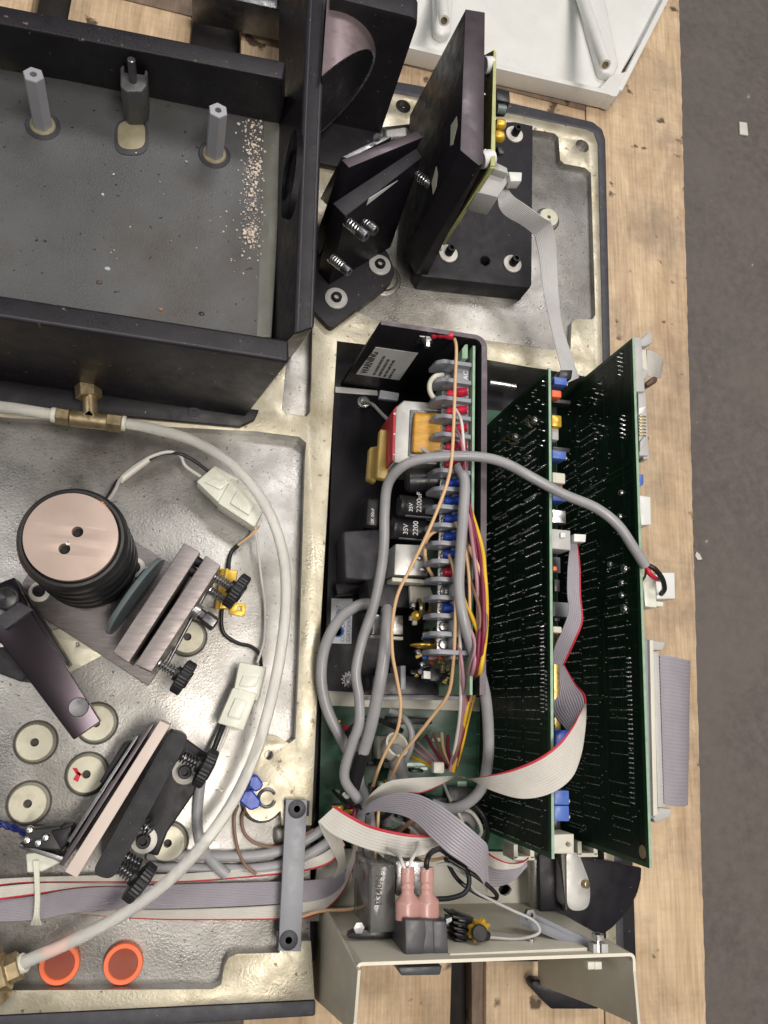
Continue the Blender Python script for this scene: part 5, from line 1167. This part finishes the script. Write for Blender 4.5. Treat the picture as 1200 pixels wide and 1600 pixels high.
# clear tubing and brass fittings
cable('clear plastic tube curving from the brass tee round to the lower left fitting',[(188,661,14),(230,668,15),(300,688,18),(365,728,22),(415,790,24),(441,860,25),(447,930,25),(440,1010,24),(422,1100,22),(396,1185,20),(352,1272,20),(290,1350,24),(215,1414,22),(120,1467,14),(34,1505,8)],3.4,'tube','clear_tube','tube',seg=18)
cable('short clear tube entering the brass tee from the left edge',[(-40,631,14),(20,638,14),(84,648,14)],3.6,'tube','clear_tube','tube',seg=18)
te=thing('brass_tee','brass tee fitting with hex nuts in front of the tray wall','pipe fitting',P(140,655,8))
def cy(a,b,r,nm,seg=22,flat=False,root=te,m='brass',ch=.5):
    g=G(); g.cyl(P(*a),P(*b),r,seg,ch=ch); return g.make(nm,M[m],root,flat=flat)
cy((110,653,14),(168,660,14),5.2,'body'); cy((142,656,14),(140,612,14),4.6,'branch'); cy((139,622,14),(137,594,14),8,'hex_nut',6,True); cy((137,596,14),(135,560,14),4,'stem',m='brass')
cy((88,649,14),(109,652,14),5.8,'hex_nut',6,True); cy((167,659,14),(191,662,14),6.2,'hex_nut',6,True); cy((80,648,14),(89,649,14),4.8,'ferrule',m='nylon'); cy((190,661,14),(197,662,14),4.9,'ferrule',m='nylon')
o=text('M',3,P(137,648,19.6),(1,0,0),(0,1,0),M['brass'],'maker_mark',te) if False else None
g=G(); g.lathe(P(139,648,18.9),(0,0,1),[(2.6,0),(3.4,0),(3.4,.5),(2.6,.5),(2.6,0)],4); g.make('diamond_mark',M['brass'],te,flat=True)
fb=thing('brass_elbow','brass compression fitting at the lower left corner','pipe fitting',P(10,1515,0))
cy((-30,1534,6),(14,1515,6),10,'hex_body',6,True,fb,ch=1); cy((12,1516,6),(32,1507,6),7.4,'hex_nut',6,True,fb); cy((30,1508,6),(40,1503,7),5,'ferrule',20,False,fb,'nylon')
g=G(); g.cyl(P(-20,1490,10),P(-5,1560,2),7.5,20,ch=.6); g.make('elbow_arm',M['brass'],fb)
# connectors
def molex(label,pa,pb,z0,root_l=None):
    r=thing('nylon_connector',label,'connector',P(pa[0][0],pa[0][1],-12)); 
    g=G(); g.slab(pa,z0+8,z0-6); g.make('plug_half',M['nylon'],r,bevel=1); g=G(); g.slab(pb,z0+10,z0-7); g.make('socket_half',M['nylon'],r,bevel=1)
    ca=sum((Vector((x,y,0)) for x,y in pb),Vector())/4
    g=G(); g.slab([(ca.x+(x-ca.x)*.5,ca.y+(y-ca.y)*.5) for x,y in pb],z0+12,z0+9); g.make('latch',M['nylon'],r,bevel=.5)
    ca=sum((Vector((x,y,0)) for x,y in pa),Vector())/4
    g=G(); g.slab([(ca.x+(x-ca.x)*.62,ca.y+(y-ca.y)*.3) for x,y in pa],z0+9.4,z0+7); g.make('latch',M['nylon'],r,bevel=.4)
    return r
molex('milky nylon connector joining the drum wires, under the bend of the clear tube',[(336,727),(374,748),(346,790),(307,752)],[(362,746),(417,787),(398,824),(340,786)],2)
molex('milky nylon connector above the lower mirror mount, beside the clear tube',[(374,1034),(417,1043),(404,1096),(364,1086)],[(364,1074),(402,1084),(380,1142),(340,1130)],0)
cable('black wire from the drum to the upper nylon connector',[(162,786,66),(172,770,30),(185,750,0),(215,730,0),(245,712,2),(275,708,6),(300,718,4),(330,740,2)],1.1,'wire_b')
cable('white wire from the drum to the upper nylon connector',[(166,788,66),(180,766,30),(190,746,2),(215,726,2),(240,712,4),(265,706,6),(282,712,4),(290,728,0),(314,745,2)],1.1,'wire_w')
g=G(); g.tube(PL([(187,752,1),(205,738,2),(232,718,3)]),2.1,10); tag(g.make('heat_shrink',M['wire_w']),'white sleeve round the twisted drum wires','sleeve')
cable('thin white wire hanging beside the clear tube between the nylon connectors',[(398,815,0),(402,850,-2),(408,900,-4),(414,950,-6),(413,1000,-4),(402,1036,0)],.8,'wire_w')
cable('thin tan wire from the upper nylon connector to the gold resistor',[(405,822,0),(390,838,-2),(374,850,-4),(362,862,-6)],.8,'wire_o')
cable('black sleeved lead at the top of the gold resistor',[(372,852,-4),(362,862,-6),(358,875,-6),(357,890,-6)],1.4,'wire_b')
cable('black lead from the bottom of the gold resistor to the lower nylon connector',[(347,950,-6),(346,975,-6),(352,992,-7),(372,1005,-7),(392,1010,-6),(405,1022,-4),(408,1040,0)],1.2,'wire_b')
cable('black wire leaving the foot of the lower nylon connector',[(350,1130,0),(342,1150,2),(334,1172,4),(328,1190,4)],1.7,'wire_b')
cable('white wire leaving the foot of the lower nylon connector',[(358,1134,0),(350,1155,0),(340,1178,2),(332,1200,0)],1.0,'wire_w')
# blue connectors and split ring
for q,l in ((([(392,1212),(402,1211),(412,1225),(408,1234),(398,1238),(388,1228)]),'blue crimp connector lying on the bright corner boss, upper one of the pair'),(([(382,1236),(394,1234),(408,1252),(405,1262),(392,1267),(385,1262),(374,1252)]),'blue crimp connector lying by the bright corner boss, lower one of the pair')):
    g=G(); g.slab(q,8,0); tag(g.make('crimp_connector',M['blue'],bevel=.9,seg=1,flat=True),l,'connector','blue crimp connectors')
g=G(); c=P(417,1247,.3); n=26; pts=[c+Vector((math.cos(.5+k/n*5.5)*5,math.sin(.5+k/n*5.5)*5,.8+k*.02)) for k in range(n+1)]; g.tube(pts,.95,8,smooth=False); tag(g.make('split_ring',M['steel']),'open steel ring washer lying on the bright corner boss','washer')
# ================================================================== UPPER MIRROR MOUNT (beside tray)
m3=thing('mirror_mount','dark tilted mirror mount with white label strip, springs and grey washers beside the tray','mirror mount',P(560,450,-4))
g=G(); g.prism(rrect([P(x,y,6) for x,y in ((490,400),(560,380),(604,390),(618,425),(612,440),(517,514),(490,485))],4,4),-4,6); g.make('base_foot',M['blackp'],m3,bevel=1.2,seg=3)
for px,py in ((525,467),(593,415)): washer_screw(m3,px,py,6,r=8.2,tall=4,mw='ltgrey',rs=3.8)
zt=78.
g=G(); tq=[P(x,y,z) for x,y,z in ((650,232,zt),(660,246,zt),(540,338,zt),(520,318,zt))]; bq=[P(x,y,6) for x,y in ((606,350),(610,388),(514,446),(496,424))]
g.loft(bq,tq); g.make('front_plate',M['purple'] if False else M['black'],m3,bevel=1.2)
g=G(); g.loft([p-Vector((0,0,1.4)) for p in tq],[p+Vector((0,0,.3)) for p in tq]); g.make('lit_top_face',M['blackp'],m3,bevel=.5)  # lighter cap carries the lit tone of the plate top
zt=84.
g=G(); tq2=[P(x,y,z) for x,y,z in ((652,205,zt),(661,215,zt),(545,262,zt),(534,250,zt))]; bq2=[P(x,y,6) for x,y in ((580,330),(586,345),(500,400),(490,380))]
g.loft(bq2,tq2); g.make('mirror_plate',M['black'],m3,bevel=.5); g=G(); g.loft([p-Vector((0,0,.5)) for p in tq2],[p+Vector((0,0,.3)) for p in tq2]); g.make('lit_top_face',M['purple'],m3,bevel=.3)  # purple-grey cap puts the light on the plate top into its colour
g=G(); g.loft([P(x,y,20) for x,y in ((575,260),(600,262),(520,330),(500,310))],[P(x,y,80) for x,y in ((600,212),(612,214),(546,248),(534,245))]); g.make('mirror',M['steel'],m3,bevel=.4)
f0=tq[2]; fn=(tq[1]-tq[2]).cross(bq[2]-tq[2]).normalized()
if fn.y>0: fn=-fn
g=G(); facepoly(g,[(570,325),(576,310),(621,281),(617,293),(600,306)],f0,fn,.1,.4); lb=g.make('label_strip',M['label'],m3)
for sx0,sy0,ln,tn,hx in ((542,346,11,5,3.8),(566,345,6,3,3.8),(650,272,10,5,3.4),(517,402,11,6,3.2)):
    a_=onplane(sx0,sy0,f0,fn); b_=a_+fn*ln+Vector((0,0,ln*.12)); g=G(); g.spring(a_,b_,3.1,.55,tn); g.make('spring',M['silver'],m3); g=G(); g.cyl(a_,b_,1.7,12); g.make('stud',M['steel'],m3)
    d=(b_-a_).normalized(); g=G(); g.lathe(b_,d,[(hx,0),(hx,5.6),(hx-.3,6),(1.6,6),(1.6,3),(0,3)],18); g.make('screw_head',M['steel'],m3)
g=G(); g.lathe(P(588,214,84),(.3,-1,.6),[(2.6,0),(2.6,1.5),(0,1.8)],16); g.make('clip',M['silver'],m3)
g=G(); g.slab([(560,206),(600,209),(540,238)],60,56) if False else None
